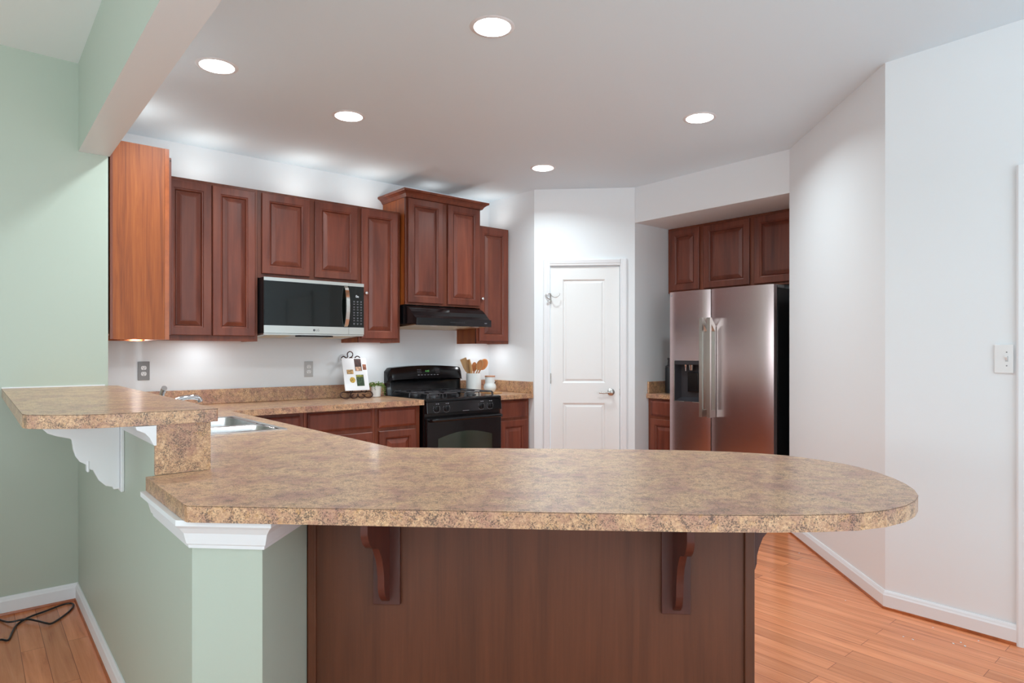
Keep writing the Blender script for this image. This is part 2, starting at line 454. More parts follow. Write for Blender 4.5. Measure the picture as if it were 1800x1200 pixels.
BB = [(0, .012), (.013, .012), (.013, .068), (.010, .075), (.008, .082), (.004, .09), (0, .09)]
SH = [(0, 0), (.018, 0), (.018, .004), (.015, .012), (.008, .017), (0, .018)]
def base(path, side, lab):
    struct(G().sweep(path, BB), 'baseboard_' + side, 'trim', 'white baseboard ' + lab, 'baseboard')
    struct(G().sweep(path, SH), 'trim_shoe', 'shoe', 'wood shoe molding ' + lab, 'molding')
base(poly((-4.0, 3.999), (.43, 3.999)), 'left', 'along the green wall at far left')
base([ab(.4295, 3.99), (-.942, 1.5495), (-.7565, 1.5495), (-.7565, 1.8)], 'half_wall', 'along the green half wall')
base([(1.6095, 4.72), (1.6095, 3.36), ab(3.5105, .705)], 'right', 'along the white right-hand wall')
base([ab(3.5105, -.3), ab(3.5105, -3.5)], 'right_front', 'beyond the door casing at right')
# crown trim under the counter end and under the bar
CR = [(0, .794), (.008, .794), (.010, .803), (.014, .806), (.018, .82), (.022, .835), (.033, .85), (.042, .858), (.042, .872), (0, .872)]
struct(G().sweep([ab(.4295, 2.17), (-.942, 1.5495), (-.7565, 1.5495), (-.7565, 1.826)], CR), 'trim_crown', 'trim', 'white crown molding under the near corner of the counter', 'molding')
CR2 = [(0, 1.006), (.006, 1.006), (.010, 1.012), (.018, 1.03), (.03, 1.045), (.052, 1.056), (.055, 1.066), (0, 1.066)]
struct(G().sweep([ab(.4295, 2.69), ab(.4295, 2.165)], CR2), 'trim_crown', 'trim', 'short white molding under the bar top beside its bracket', 'molding')
struct(G().sweep([ab(.4295, 3.99), ab(.4295, 2.745)], CR2), 'trim_crown', 'trim', 'white molding under the bar top behind its bracket', 'molding')
# caulk bead where the bar meets the green wall
struct(G().box(0, .43, -.005, 0, 0, .006), 'trim_caulk', 'trim', 'white caulk line between bar top and green wall', 'trim').location = at(.118, 3.9995, 1.1085)
bpy.data.objects['trim_caulk'].rotation_euler = (0, 0, R45)
# door casing at the right edge
t = thing('trim_casing', 'white door casing at the right edge of the photo', 'casing', at(3.5105, .705), -R45, kind='structure')
prof = [(0, 0), (0, -.014), (.008, -.018), (.02, -.016), (.045, -.012), (.056, -.008), (.057, 0)]
G().prism(prof, 0, 2.105).obj('jamb_casing', 'trim', t)
G().box(.057, .90, -.014, 0, 2.05, 2.105).obj('head_casing', 'trim', t)
G().box(.063, .87, -.004, 0, .01, 2.045).obj('door_slab', 'door', t)
G().prism([(p[0] * -1 + .96, p[1]) for p in prof], 0, 2.105).obj('jamb_casing', 'trim', t)

# ------------------------------------------------------------------ pantry door
t = thing('door_1', 'white two-panel pantry door in the angled wall', 'door', (-.123, 5.742, 0), 0, kind='structure')
W, H = .610, 2.048
g = G()
xs = [0, .107, .485, W]; zs = [.012, .22, .831, 1.011, 1.935, H]
for i in range(3):
    for j in range(5):
        if i == 1 and j in (1, 3):
            g.rings(xs[1], xs[2], zs[j], zs[j + 1], [(0, 0), (.004, .003), (.014, .012), (.018, .012), (.030, .006), (.034, .004)])
        else:
            g._add([(xs[i], 0, zs[j]), (xs[i + 1], 0, zs[j]), (xs[i + 1], 0, zs[j + 1]), (xs[i], 0, zs[j + 1])], [(0, 1, 2, 3)])
g._add([(0, .036, .012), (W, .036, .012), (W, .036, H), (0, .036, H)], [(3, 2, 1, 0)])
for q in [((0, .012), (W, .012)), ((W, .012), (W, H)), ((W, H), (0, H)), ((0, H), (0, .012))]:
    (xa, za), (xb, zb) = q
    g._add([(xa, 0, za), (xb, 0, zb), (xb, .036, zb), (xa, .036, za)], [(0, 1, 2, 3)])
g.obj('door_slab', 'door', t)
h = G().lathe([(.031, 0), (.031, -.006), (.026, -.010), (.014, -.014), (.011, -.045), (0, -.047)], (.536, -.0005, .93), 28, 'y').obj('door_handle', 'nickel', t, smooth=True)
G().tube([(.536, -.042, .930), (.515, -.046, .930), (.49, -.046, .926), (.465, -.045, .923), (.445, -.044, .927), (.43, -.042, .925)], .0075, 10, smooth=5).obj('lever', 'nickel', h, smooth=True)
for z in (1.763, 1.05, .25):
    G().lathe([(.0, -.047), (.0035, -.046), (.0055, -.044), (.0055, .044), (.0035, .046), (0, .047)], (-.0005, -.006, z), 14).obj('hinge', 'nickel', t, smooth=True)
G().box(W, W + .003, .004, .03, .90, .96).obj('latch_plate', 'nickel', t)
g = G().tube([(0, -.034, 1.795), (.015, -.044, 1.783), (.035, -.052, 1.772), (.058, -.054, 1.775), (.076, -.050, 1.79), (.083, -.044, 1.81)], .003, 8, smooth=5)
g.tube([(0, -.030, 1.806), (-.02, -.036, 1.807), (-.042, -.038, 1.802), (-.040, -.040, 1.785), (-.028, -.039, 1.768), (-.008, -.034, 1.757), (0, -.030, 1.757)], .0035, 8, smooth=5)
g.tube([(-.004, -.032, 1.74), (-.018, -.034, 1.733), (-.035, -.037, 1.722)], .004, 8, smooth=4)
g.tube([(0, -.010, 1.806), (0, -.031, 1.806), (0, -.033, 1.77), (-.002, -.033, 1.735), (-.001, -.012, 1.735)], .0035, 8)
g.obj('hinge_stop', 'nickel', t, smooth=True)
t = thing('trim_pantry_casing', 'white molded casing around the pantry door', 'casing', (0, 5.7295, 0), 0, kind='structure')
cp = [(0, 0), (0, -.006), (.006, -.010), (.016, -.010), (.022, -.014), (.048, -.018), (.056, -.016), (.058, 0)]
G().prism([(-.129 - p[0], p[1]) for p in cp], 0, 2.1135).obj('jamb_casing', 'trim', t)
G().prism([(.493 + p[0], p[1]) for p in cp], 0, 2.1135).obj('jamb_casing', 'trim', t)
G().prism([(p[1], 2.0555 + p[0]) for p in cp], -.129, .493, 'x').obj('head_casing', 'trim', t)

# ------------------------------------------------------------------ cabinets
T = .019
def cab_door(parent, x0, x1, z0, z1, yf, name='door', mat='cherry', st=.058):
    """raised-panel door; its face stands at y = yf - T"""
    d = G().rings(x0, x1, z0, z1, [(0, yf), (0, yf - T + .003), (.004, yf - T), (st - .008, yf - T), (st - .005, yf - T + .004), (st, yf - T + .005), (st + .006, yf - T + .011), (st + .0075, yf - T + .0165)], fill=False).rings(x0, x1, z0, z1, [(0, yf), (st + .0075, yf - T + .0173)]).obj(name, mat, parent)
    i = st + .0098
    G().rings(x0 + i, x1 - i, z0 + i, z1 - i, [(-.0015, yf - T + .0172), (0, yf - T + .0125), (.004, yf - T + .0115), (.026, yf - T + .003), (.029, yf - T + .003), (.031, yf - T + .0015)]).obj('raised_panel', mat, d)
    return d
def drawer(parent, x0, x1, z0, z1, yf):
    return G().rings(x0, x1, z0, z1, [(0, yf), (0, yf - T + .008), (.004, yf - T + .006), (.014, yf - T + .001), (.018, yf - T)], back=True).obj('drawer', 'cherry', parent)
def frame_bars(parent, w_, z0, z1, y0, y1, stiles, rails):
    g = G()
    for a_, b_ in stiles: g.box(a_, b_, y0, y1, z0, z1)
    for (a_, b_, c_, d_) in rails: g.box(a_, b_, y0 + .0003, y1, c_, d_)
    return g.obj('face_frame', 'frame', parent)
def knob(parent, x, z, yf):
    return G().lathe([(.005, 0), (.005, -.008), (.011, -.012), (.0135, -.018), (.012, -.024), (.006, -.028), (0, -.029)], (x, yf, z), 16, 'y').obj('knob', 'crystal', parent, smooth=True)
def wall_cab(label, a0, a1, z0, z1, depth, doors, loc=None, rz=R45, bwall=4.9, knobs=(), group=None, stiles=None, left_open=False):
    w_ = a1 - a0; h_ = z1 - z0
    t = thing('wall_cabinet', label, 'cabinet', loc or at(a0, bwall - .002, z0), rz, group)
    yf = -depth
    g = G()
    g.box(0, .016, yf + T, 0, 0, h_).box(w_ - .016, w_, yf + T, 0, 0, h_)
    g.box(.016, w_ - .016, yf + T, 0, .03, .045).box(.016, w_ - .016, yf + T, 0, h_ - .016, h_).box(.016, w_ - .016, -.008, 0, .045, h_ - .016)
    g.obj('body', 'veneer', t)
    ds = sorted(doors)
    edges = [0] + [v for d in ds for v in (d[0], d[1])] + [w_]
    sts = []
    for i in range(0, len(edges), 2):
        lo, hi = edges[i], edges[i + 1]
        lo2 = 0 if i == 0 else lo - .012
        hi2 = w_ if i == len(edges) - 2 else hi + .012
        sts.append((lo2, hi2))
    zb = min(d[2] for d in ds) + .012; zt = max(d[3] for d in ds) - .012
    frame_bars(t, w_, 0, h_, yf, yf + T, sts, [(0, w_, 0, zb), (0, w_, zt, h_)])
    for (xa, xb, za, zb_) in ds: cab_door(t, xa, xb, za, zb_, yf)
    for (kx, kz) in knobs: knob(t, kx, kz, yf - T)
    return t
ZB = 1.362
# corner cabinet, its end panel facing the viewer
t = wall_cab('corner wall cabinet showing its orange wood side panel at left', 0, .62, 1.357, 2.43, .285, [(.02, .29, .03, 1.035), (.30, .56, .03, 1.035)],
             loc=at(.572, 4.012, 1.357), rz=R45 + PI / 2)
G().box(-.010, -.0003, -.262, 0, .0, 1.073).obj('end_panel', 'veneer', t)
G().box(-.012, -.0003, -.285, -.2625, 0, 1.073).obj('edge_strip', 'shoe', t)
G().box(-.012, -.0105, -.012, 0, .0, 1.073).obj('scribe_strip', 'frame', t)
g = G()
g.lathe([(0, 0), (.004, -.001), (.004, -.0002)], (0, 0, 0), 10, 'x')
for v in g.bm.verts: v.co += Vector((.0195, -.2985, 1.018))
g.obj('screw_hole', 'slot', t)
def A_cab(label, a0, a1, z0, z1, depth, doors, knobs=(), group=None):
    return wall_cab(label, a0, a1, z0, z1, depth, [(p - a0, q - a0, r - z0, s - z0) for p, q, r, s in doors], knobs=[(p - a0, q - z0) for p, q in knobs], group=group)
A_cab('tall two-door wall cabinet between the corner cabinet and the microwave', .895, 1.5445, ZB, 2.43, .303, [(.955, 1.238, 1.398, 2.408), (1.244, 1.525, 1.398, 2.408)])
A_cab('short two-door wall cabinet above the microwave', 1.5455, 2.3195, 1.812, 2.43, .303, [(1.572, 1.92, 1.843, 2.412), (1.96, 2.305, 1.843, 2.412)])
A_cab('narrow single-door wall cabinet left of the range hood', 2.3205, 2.690, ZB, 2.43, .303, [(2.339, 2.664, 1.394, 2.412)], [(2.371, 1.749)])
t = A_cab('raised two-door wall cabinet with crown above the range hood', 2.702, 3.468, 1.676, 2.562, .370, [(2.722, 3.063, 1.692, 2.545), (3.112, 3.452, 1.692, 2.545)])
cp = [(0, 2.548 - 1.676), (.006, 2.548 - 1.676), (.010, 2.556 - 1.676), (.020, 2.572 - 1.676), (.036, 2.584 - 1.676), (.046, 2.588 - 1.676), (.050, 2.594 - 1.676), (.050, 2.606 - 1.676), (0, 2.606 - 1.676)]
G().sweep([(-.0005, -.001), (-.0005, -.3905), (.7665, -.3905), (.7665, -.001)], cp).obj('crown', 'frame', t)
A_cab('single-door wall cabinet right of the range hood', 3.4765, 3.852, ZB, 2.43, .303, [(3.500, 3.834, 1.386, 2.414)], [(3.522, 1.766)])
# over the refrigerator (wall B, facing -a)
def B_cab(label, b0, b1, z0, z1, af, doors):
    return wall_cab(label, 0, b0 - b1, z0, z1, 5.298 - af, [(b0 - p, b0 - q, r - z0, s - z0) for p, q, r, s in doors], loc=at(5.298, b0, z0), rz=-R45)
B_cab('narrow wall cabinet left of the one above the refrigerator', 3.605, 3.232, 1.83, 2.428, 4.975, [(3.575, 3.268, 1.85, 2.405)])
B_cab('two-door cabinet directly above the refrigerator', 3.230, 2.32, 1.83, 2.428, 4.975, [(3.222, 2.785, 1.85, 2.405), (2.742, 2.34, 1.85, 2.405)])

def base_cab(label, w_, depth, loc, rz, drawers, doors, name='base_cabinet'):
    t = thing(name, label, 'cabinet', loc, rz)
    yf = -depth
    G().box(0, w_, yf + T, 0, .10, .871).box(0, w_, yf + .08, 0, 0, .10).obj('body', 'veneer', t)
    cells = drawers + doors
    x0 = min(d[0] for d in cells); x1 = max(d[1] for d in cells)
    g = G().box(0, w_, yf, yf + T - .0005, .10, .871)
    g.obj('face_frame', 'frame', t)
    for d in drawers: drawer(t, *d, yf)
    for d in doors: cab_door(t, *d, yf)
    return t
def A_base(label, a0, a1, dr, do):
    return base_cab(label, a1 - a0, .588, at(a0, 4.898), R45, [(p - a0, q - a0, r, s) for p, q, r, s in dr], [(p - a0, q - a0, r, s) for p, q, r, s in do])
A_base('base cabinet nearest the sink corner on the stove wall', 1.262, 1.761, [(1.30, 1.736, .722, .848)], [(1.30, 1.736, .125, .692)])
A_base('wide base cabinet in the middle of the counter left of the stove', 1.763, 2.309, [(1.788, 2.282, .722, .858)], [(1.788, 2.282, .125, .692)])
A_base('narrow base cabinet touching the left side of the stove', 2.311, 2.700, [(2.338, 2.662, .717, .855)], [(2.338, 2.662, .125, .692)])
A_base('narrow base cabinet between the stove and the pantry wall', 3.487, 3.852, [(3.51, 3.826, .708, .855)], [(3.51, 3.826, .125, .684)])
base_cab('small base cabinet left of the refrigerator', .355, .62, at(5.298, 3.605), -R45, [(.03, .33, .72, .855)], [(.03, .33, .125, .69)])

# peninsula: body, back panel toward the viewer, stiles
t = thing('peninsula_cabinet', 'wood-panelled peninsula base under the rounded counter', 'cabinet', (0, 0, 0))
g = G().prism([(-.755, 1.842), (.520, 1.842), (.520, 2.44), (-.63, 2.44), ab(1.225, 4.24), ab(.575, 4.24), ab(.575, 2.10), (-.757, 1.842)], .0, .70)
g.prism([(.500, 1.8425), (.520, 1.8425), (.520, 2.44), (.500, 2.44)], .7005, .871).prism([(-.63, 2.42), (.4995, 2.42), (.4995, 2.44), (-.63, 2.44)], .7005, .871)
g.prism(poly((1.205, 2.21), (1.225, 2.21), (1.225, 4.24), (1.205, 4.24)), .7005, .871)
g.obj('body', 'veneer', t)
G().box(-.752, .521, 1.830, 1.8415, 0, .871).obj('back_panel', 'panel', t)
G().box(-.7525, -.728, 1.822, 1.8295, 0, .871).obj('stile', 'panel', t, bevel=.002)
G().box(.499, .5265, 1.820, 1.8295, 0, .871).obj('stile', 'panel', t, bevel=.004)
G().box(.5205, .5265, 1.8297, 2.44, 0, .871).obj('end_panel', 'panel', t)
CP = [(0, .871), (-.205, .871), (-.208, .82), (-.203, .806), (-.188, .786), (-.160, .769), (-.118, .757), (-.104, .748), (-.092, .733), (-.074, .711), (-.062, .679), (-.056, .655), (-.055, .629), (-.050, .612), (-.042, .598), (-.030, .585), (-.012, .572), (0, .570)]
def corbel(label, loc, rz):
    t = thing('corbel', label, 'bracket', loc, rz)
    G().box(-.04, .04, -.015, 0, .556, .870).obj('mounting_plate', 'darkwood', t, bevel=.002)
    G().prism([(p - .0152, q - (.001 if q > .87 else 0)) for p, q in CP], -.0095, .0095, 'x').obj('scroll', 'darkwood', t, smooth=True)
corbel('left of the two wood corbels on the peninsula front', (-.514, 1.8295, 0), 0)
corbel('right of the two wood corbels on the peninsula front', (.311, 1.8295, 0), 0)
corbel('wood corbel on the right end of the peninsula', (.5268, 2.055, 0), PI / 2)
# white bracket under the bar (plane b = 2.715, projecting toward -a)
t = thing('bar_bracket', 'white scrolled bracket under the raised bar', 'bracket', at(.4295, 2.715), R45)
BP = [(0, 1.066), (-.228, 1.066), (-.230, 1.04), (-.226, 1.022), (-.214, 1.008), (-.19, .997), (-.15, .985), (-.144, .978), (-.140, .943), (-.133, .919), (-.122, .901), (-.103, .889), (-.1005, .884), (-.0905, .869), (-.083, .868), (-.077, .855), (-.064, .827), (-.044, .806), (-.022, .799), (-.02, .79), (0, .79)]
G().prism([(p - .0125, q) for p, q in BP], -.016, .016, 'y').obj('scroll', 'trim', t, bevel=.003)
G().box(-.012, 0, -.028, .028, .779, 1.066).obj('mounting_plate', 'trim', t, bevel=.003)
G().box(-.114, -.106, -.0185, .0185, .862, .902).obj('rib', 'trim', t, bevel=.003)

# ------------------------------------------------------------------ countertops
def arc(cx, cy, rx, ry, a0, a1, n):
    return [(cx + rx * math.cos(math.radians(a0 + (a1 - a0) * i / n)), cy + ry * math.sin(math.radians(a0 + (a1 - a0) * i / n))) for i in range(n + 1)]
def ctop(parent, outer, holes, z0, z1, name='countertop'):
    """slab with straight-sided holes, built as a filled outline"""
    g = G(); bm = g.bm
    top = []
    loops = [outer] + holes
    edges = []
    for lp in loops:
        vs = [bm.verts.new((p[0], p[1], z1)) for p in lp]
        edges += [bm.edges.new((vs[i], vs[(i + 1) % len(vs)])) for i in range(len(vs))]
    bmesh.ops.triangle_fill(bm, use_beauty=True, use_dissolve=False, edges=edges)
    ex = bmesh.ops.extrude_face_region(bm, geom=list(bm.faces))
    for v in [e for e in ex['geom'] if isinstance(e, bmesh.types.BMVert)]: v.co.z = z0
    return g.obj(name, 'granite', parent)
tc = thing('countertop', 'speckled brown laminate counter with rounded peninsula end and sink', 'countertop', (0, 0, .914))
outer = [(-.900, 1.487), (-.5, 1.493), (0, 1.497), (.30, 1.503), (.45, 1.512)]
outer += [(.498, 1.516), (.586, 1.527), (.680, 1.547), (.762, 1.584), (.831, 1.634), (.882, 1.69), (.921, 1.75), (.948, 1.82), (.966, 1.90), (.973, 1.98), (.970, 2.08), (.955, 2.16), (.931, 2.225), (.88, 2.305), (.80, 2.385), (.72, 2.425), (.62, 2.455), (.48, 2.476), (.32, 2.483), (0, 2.477), (-.65, 2.458)]
outer += poly((1.262, 2.21), (1.262, 4.24), (1.27, 4.248), (2.705, 4.248), (2.705, 4.897), (.575, 4.897), (.575, 2.172), (.402, 2.172))
outer += [(-.928, 1.496), (-.918, 1.489)]
sink_hole = poly((.65, 3.08), (1.145, 3.08), (1.145, 3.84), (.65, 3.84))
ctop(tc, [(p[0], p[1]) for p in outer], [sink_hole], -.041, 0, 'slab')
G().prism(poly((.5955, 4.877), (2.705, 4.877), (2.705, 4.897), (.5955, 4.897)), .0003, .106).obj('backsplash', 'granite', tc, bevel=.004)
G().prism(poly((.575, 4.12), (.595, 4.12), (.595, 4.897), (.575, 4.897)), .0003, .106).obj('backsplash', 'granite', tc, bevel=.004)
t2 = thing('countertop', 'short speckled counter right of the stove', 'countertop', (0, 0, .914))
G().prism(poly((3.483, 4.25), (3.857, 4.25), (3.857, 4.897), (3.483, 4.897)), -.041, 0).obj('slab', 'granite', t2, bevel=.003)
G().prism(poly((3.483, 4.877), (3.836, 4.877), (3.836, 4.897), (3.483, 4.897)), .0003, .106).obj('backsplash', 'granite', t2, bevel=.004)
G().prism(poly((3.8365, 4.252), (3.857, 4.252), (3.857, 4.897), (3.8365, 4.897)), .0003, .106).obj('backsplash', 'granite', t2, bevel=.004)
t3 = thing('countertop', 'small speckled counter tucked left of the refrigerator', 'countertop', (0, 0, .914))
G().prism(poly((4.645, 3.255), (5.297, 3.255), (5.297, 3.607), (4.645, 3.607)), -.041, 0).obj('slab', 'granite', t3, bevel=.003)
G().prism(poly((4.66, 3.587), (5.297, 3.587), (5.297, 3.607), (4.66, 3.607)), .0003, .106).obj('backsplash', 'granite', t3, bevel=.004)
G().prism(poly((5.277, 3.255), (5.297, 3.255), (5.297, 3.5865), (5.277, 3.5865)), .0003, .106).obj('backsplash', 'granite', t3, bevel=.004)
SEAM = [(-.0004, -.0022), (.0004, -.0022), (.0004, -.0009), (-.0004, -.0009)]
G().sweep([outer[-2]] + [outer[-1]] + outer[:len(outer) - 10], SEAM).obj('edge_seam', 'seam', tc)
tb = thing('raised_bar', 'raised speckled bar top on the half wall', 'countertop', (0, 0, 1.108))
bar = poly((.118, 3.997), (.116, 2.34), (.125, 2.305), (.141, 2.288), (.190, 2.244), (.247, 2.203), (.300, 2.185), (.379, 2.178), (.474, 2.171), (.600, 2.163), (.605, 2.168), (.605, 3.997))
G().prism(bar, -.041, 0).obj('slab', 'granite', tb)
G().sweep(bar, SEAM).obj('edge_seam', 'seam', tb)
x, y = ab(.428, 2.1905)
o = G().box(0, .158, -.014, 0, .9145, 1.0665).obj('end_panel', 'granite', None)
o.location = (x, y, 0); o.rotation_euler = (0, 0, R45)
tag(o, 'speckled laminate panel on the near end of the half wall', 'panel')

# ------------------------------------------------------------------ sink and faucet
t = thing('sink', 'double-bowl stainless sink behind the raised bar', 'sink', at(.615, 3.055, .914), R45)
def bowl(x0, x1, y0, y1, d):
    g = G(); r = .05
    def rr(ins, z):
        xa, xb, ya, yb = x0 + ins, x1 - ins, y0 + ins, y1 - ins; q = max(.012, r - ins * .3)
        o_ = []
        for cx, cy, s0 in [(xb - q, ya + q, -90), (xb - q, yb - q, 0), (xa + q, yb - q, 90), (xa + q, ya + q, 180)]:
            o_ += [(p[0], p[1], z) for p in arc(cx, cy, q, q, s0, s0 + 90, 5)]
        return o_
    loops = [rr(0, .003), rr(.004, 0), rr(.012, -d * .7), rr(.03, -d * .95), rr(.07, -d)]
    n = len(loops[0])
    vs = [p for l in loops for p in l]
    fs = [(j * n + k, j * n + (k + 1) % n, (j + 1) * n + (k + 1) % n, (j + 1) * n + k) for j in range(4) for k in range(n)]
    fs.append(tuple(range(4 * n, 5 * n)))
    return g._add(vs, fs)
bowl(.045, .525, .035, .265, .16).obj('bowl', 'sinksteel', t, smooth=True)
bowl(.045, .525, .310, .77, .19).obj('bowl', 'sinksteel', t, smooth=True)
g = G()
for q in [(0, .555, 0, .034), (0, .555, .771, .805), (0, .044, .034, .771), (.526, .555, .034, .771), (.044, .526, .2655, .3095)]:
    g.box(q[0], q[1], q[2], q[3], .0004, .004)
g.obj('rim', 'sinksteel', t)
t = thing('faucet', 'chrome single-lever faucet at the sink', 'faucet', at(.67, 3.44, .9146), R45)
G().lathe([(.028, 0), (.026, .01), (.022, .02), (.021, .09), (.019, .12), (.012, .135), (0, .138)], (.03, 0, .004), 20).obj('body', 'chrome', t, smooth=True)
G().tube([(.03, .0, .085), (.07, .01, .122), (.11, .02, .140), (.16, .03, .148), (.205, .04, .142), (.219, .043, .124)], .0125, 12, smooth=5).obj('spout', 'chrome', t, smooth=True)
G().tube([(.03, 0, .135), (.028, -.03, .162), (.026, -.065, .185), (.026, -.095, .204)], [.011, .011, .012, .013], 10).obj('lever', 'chrome', t, smooth=True)

# ------------------------------------------------------------------ microwave
t = thing('microwave', 'over-the-range microwave with black glass door and steel trim', 'microwave', at(1.553, 4.897, 1.408), R45)
Wm = .760
G().box(0, Wm, -.355, 0, .010, .402).obj('body', 'blackmat', t, bevel=.003)
G().prism([(-.40, .0095), (0, .0095), (0, -.020), (-.012, -.020), (-.40, .001)], 0, Wm, 'x').obj('underside', 'steel_v', t)
for k, (a_, b_) in enumerate([(.05, .22), (.54, .70)]):
    G().prism([(-.33, -.0045), (-.12, -.0158), (-.12, -.0145), (-.33, -.0032)], a_, b_, 'x').obj('filter', 'tan_reflection', t)
G().prism([(.24, -.36), (.27, -.395), (.50, -.395), (.53, -.36), (.50, -.30), (.27, -.30)], -.010, -.0001).obj('lamp_cover', 'blackmat', t)
d = G().box(0, .633, -.404, -.356, .012, .402).obj('door', 'blackmat', t, bevel=.002)
G().box(.002, .632, -.408, -.4042, .066, .378).obj('window', 'glass', d)
G().box(.0, .633, -.4085, -.4042, .3785, .402).obj('trim_strip', 'steel_v', d)
G().box(.0, .633, -.4085, -.4042, .012, .0655).obj('trim_strip', 'steel_v', d)
g = G()
for s_ in range(1):
    ys = [(-.409, .070), (-.425, .085), (-.440, .125), (-.449, .18), (-.452, .225), (-.449, .27), (-.440, .325), (-.425, .362), (-.409, .376)]
    inn = [(-.409, .084), (-.419, .095), (-.431, .13), (-.440, .18), (-.443, .225), (-.440, .27), (-.431, .32), (-.419, .352), (-.409, .364)]
    n = len(ys)
    for i in range(n - 1):
        g.prism([ys[i], ys[i + 1], inn[i + 1], inn[i]], .596, .624, 'x')
g.obj('handle', 'steel_v', d, smooth=True)
o = text_mesh('logo', 'LG', .022, 'inkdark', d, (.388, -.4088, .038))
g = G().lathe([(.0085, 0), (.0085, .0004)], (.362, -.4092, .038), 20, 'y'); g.obj('logo_disc', 'inkdark', d)
c = G().box(.635, Wm, -.404, -.356, .012, .402).obj('control_panel', 'blackmat', t, bevel=.002)
G().box(.636, Wm - .001, -.408, -.4042, .066, .378).obj('touch_panel', 'glass', c)
G().box(.635, Wm, -.4085, -.4042, .3785, .402).obj('trim_strip', 'steel_v', c)
G().box(.635, Wm, -.4085, -.4042, .012, .0655).obj('trim_strip', 'steel_v', c)
text_mesh('display', '0e', .026, 'led_white', c, (.704, -.4085, .302))
g = G()
for r_ in range(9):
    for q in range(3):
        zz = .262 - r_ * .021; xx = .672 + q * .029
        g.box(xx, xx + .013, -.4086, -.408, zz, zz + .004)
        if r_ % 2 == 0: g.box(xx + .002, xx + .010, -.4086, -.408, zz - .007, zz - .0045)
g.obj('keypad_print', 'ink', c)

# ------------------------------------------------------------------ range hood
t = thing('range_hood', 'black under-cabinet range hood over the stove', 'range hood', at(2.706, 4.897, 1.503), R45)
hp = [(0, .0), (0, .171), (-.335, .171), (-.375, .163), (-.415, .145), (-.455, .115), (-.49, .082), (-.515, .062), (-.520, .06), (-.537, .06), (-.537, 0), (-.52, 0), (-.52, .012), (-.02, .012), (-.02, 0)]
G().prism(hp, 0, .758, 'x').obj('canopy', 'black', t, bevel=.002)
G().prism([(-.519, .001), (-.022, -.018), (-.022, -.012), (-.519, .007)], .006, .752, 'x').obj('filter', 'tan_reflection', t)
for xx in (.17, .60): G().box(xx, xx + .05, -.50, -.46, -.004, .0005).obj('lamp_cover', 'platewhite', t)
G().box(.682, .708, -.5378, -.537, .027, .033).obj('brand_plate', 'ink', t)
g = G()
for k in range(9):
    g.box(.325 + k * .017, .336 + k * .017, -.5378, -.537, .026, .029)
    g.box(.327 + k * .017, .333 + k * .017, -.5378, -.537, .034, .036)
g.obj('control_print', 'inkdark', t)

# ------------------------------------------------------------------ gas range
t = thing('gas_range', 'black freestanding gas range with oven', 'stove', at(2.716, 4.890), R45)
Wr = .757
G().box(0, Wr, -.625, -.002, .03, .895).obj('body', 'black', t, bevel=.003)
G().prism([(0, .8955), (0, .918), (-.625, .918), (-.645, .912), (-.655, .8955)], .0, Wr, 'x').obj('cooktop', 'black', t, bevel=.004)
c = G().prism([(-.626, .893), (-.654, .893), (-.664, .80), (-.626, .80)], .003, Wr - .003, 'x').obj('control_panel', 'black', t, bevel=.004)
for i, kx in enumerate((.092, .186, .536, .628)):
    k = G().lathe([(.022, -.003), (.022, -.012), (.019, -.014), (.018, -.028), (0, -.030)], (kx, -.654, .838), 22, 'y').obj('knob', 'blackmat', c, smooth=True)
    G().box(kx - .0045, kx + .0045, -.694, -.6835, .820, .856).obj('grip', 'black', k, bevel=.002)
    g = G()
    for q in range(12):
        an = math.radians(150 + q * 22)
        cx, cz = kx + .031 * math.cos(an), .838 + .031 * math.sin(an)
        g.box(cx - .0022, cx + .0022, -.6635, -.6575, cz - .0022, cz + .0022)
    g.box(kx + .012, kx + .022, -.6615, -.6565, .872, .880).box(kx - .006, kx + .003, -.6615, -.6565, .873, .879)
    g.obj('dial_print', 'ink', k)
g = G()
for q in range(5): g.box(.345 + q * .013, .354 + q * .013, -.6655, -.663, .808, .812)
g.obj('brand_print', 'ink', c)
d = G().box(.004, Wr - .004, -.660, -.626, .20, .765).obj('oven_door', 'black', t, bevel=.006)
win = [(.105, .34), (.65, .34), (.65, .60)] + [(.65 - .545 * i / 12, .60 + .045 * math.sin(PI * i / 12)) for i in range(1, 12)] + [(.105, .60)]
G().prism(win, -.6625, -.6602, 'y').obj('oven_window', 'ovenglass', d)
g = G().tube([(.03, -.66, .748), (.035, -.69, .750), (.06, -.706, .752), (.20, -.712, .753), (.38, -.714, .754), (.56, -.712, .753), (.70, -.706, .752), (.722, -.69, .750), (.727, -.66, .748)], .014, 12, smooth=4)
g.obj('door_handle', 'black', d, smooth=True)
G().box(.004, Wr - .004, -.655, -.626, .04, .19).obj('storage_drawer', 'black', t, bevel=.005)
# backguard
g = G(); vs = []; fs = []
prof = [(-.002, 0), (-.072, .0), (-.066, .045), (-.062, .10), (-.066, .118), (-.096, .126), (-.104, .136), (-.100, .150), (-.078, .232), (-.066, .244), (-.002, .246)]
nx = 28
for i in range(nx + 1):
    s_ = i / nx; xx = -.008 + s_ * .773
    u_ = abs(2 * s_ - 1)
    edge = max(0, (u_ - .90) / .10)
    arch = 1.02 - .085 * u_ ** 2 - .12 * edge ** 2
    dep = 1 - .30 * edge ** 2
    for (py, pz) in prof:
        sc_ = arch if pz > .12 else 1
        vs.append((xx, py * dep, .9185 + pz * (sc_ if pz > .13 else 1)))
n = len(prof)
for i in range(nx):
    for k in range(n):
        fs.append((i * n + k, i * n + (k + 1) % n, (i + 1) * n + (k + 1) % n, (i + 1) * n + k))
fs += [tuple(range(n)), tuple(range(nx * n, nx * n + n))]
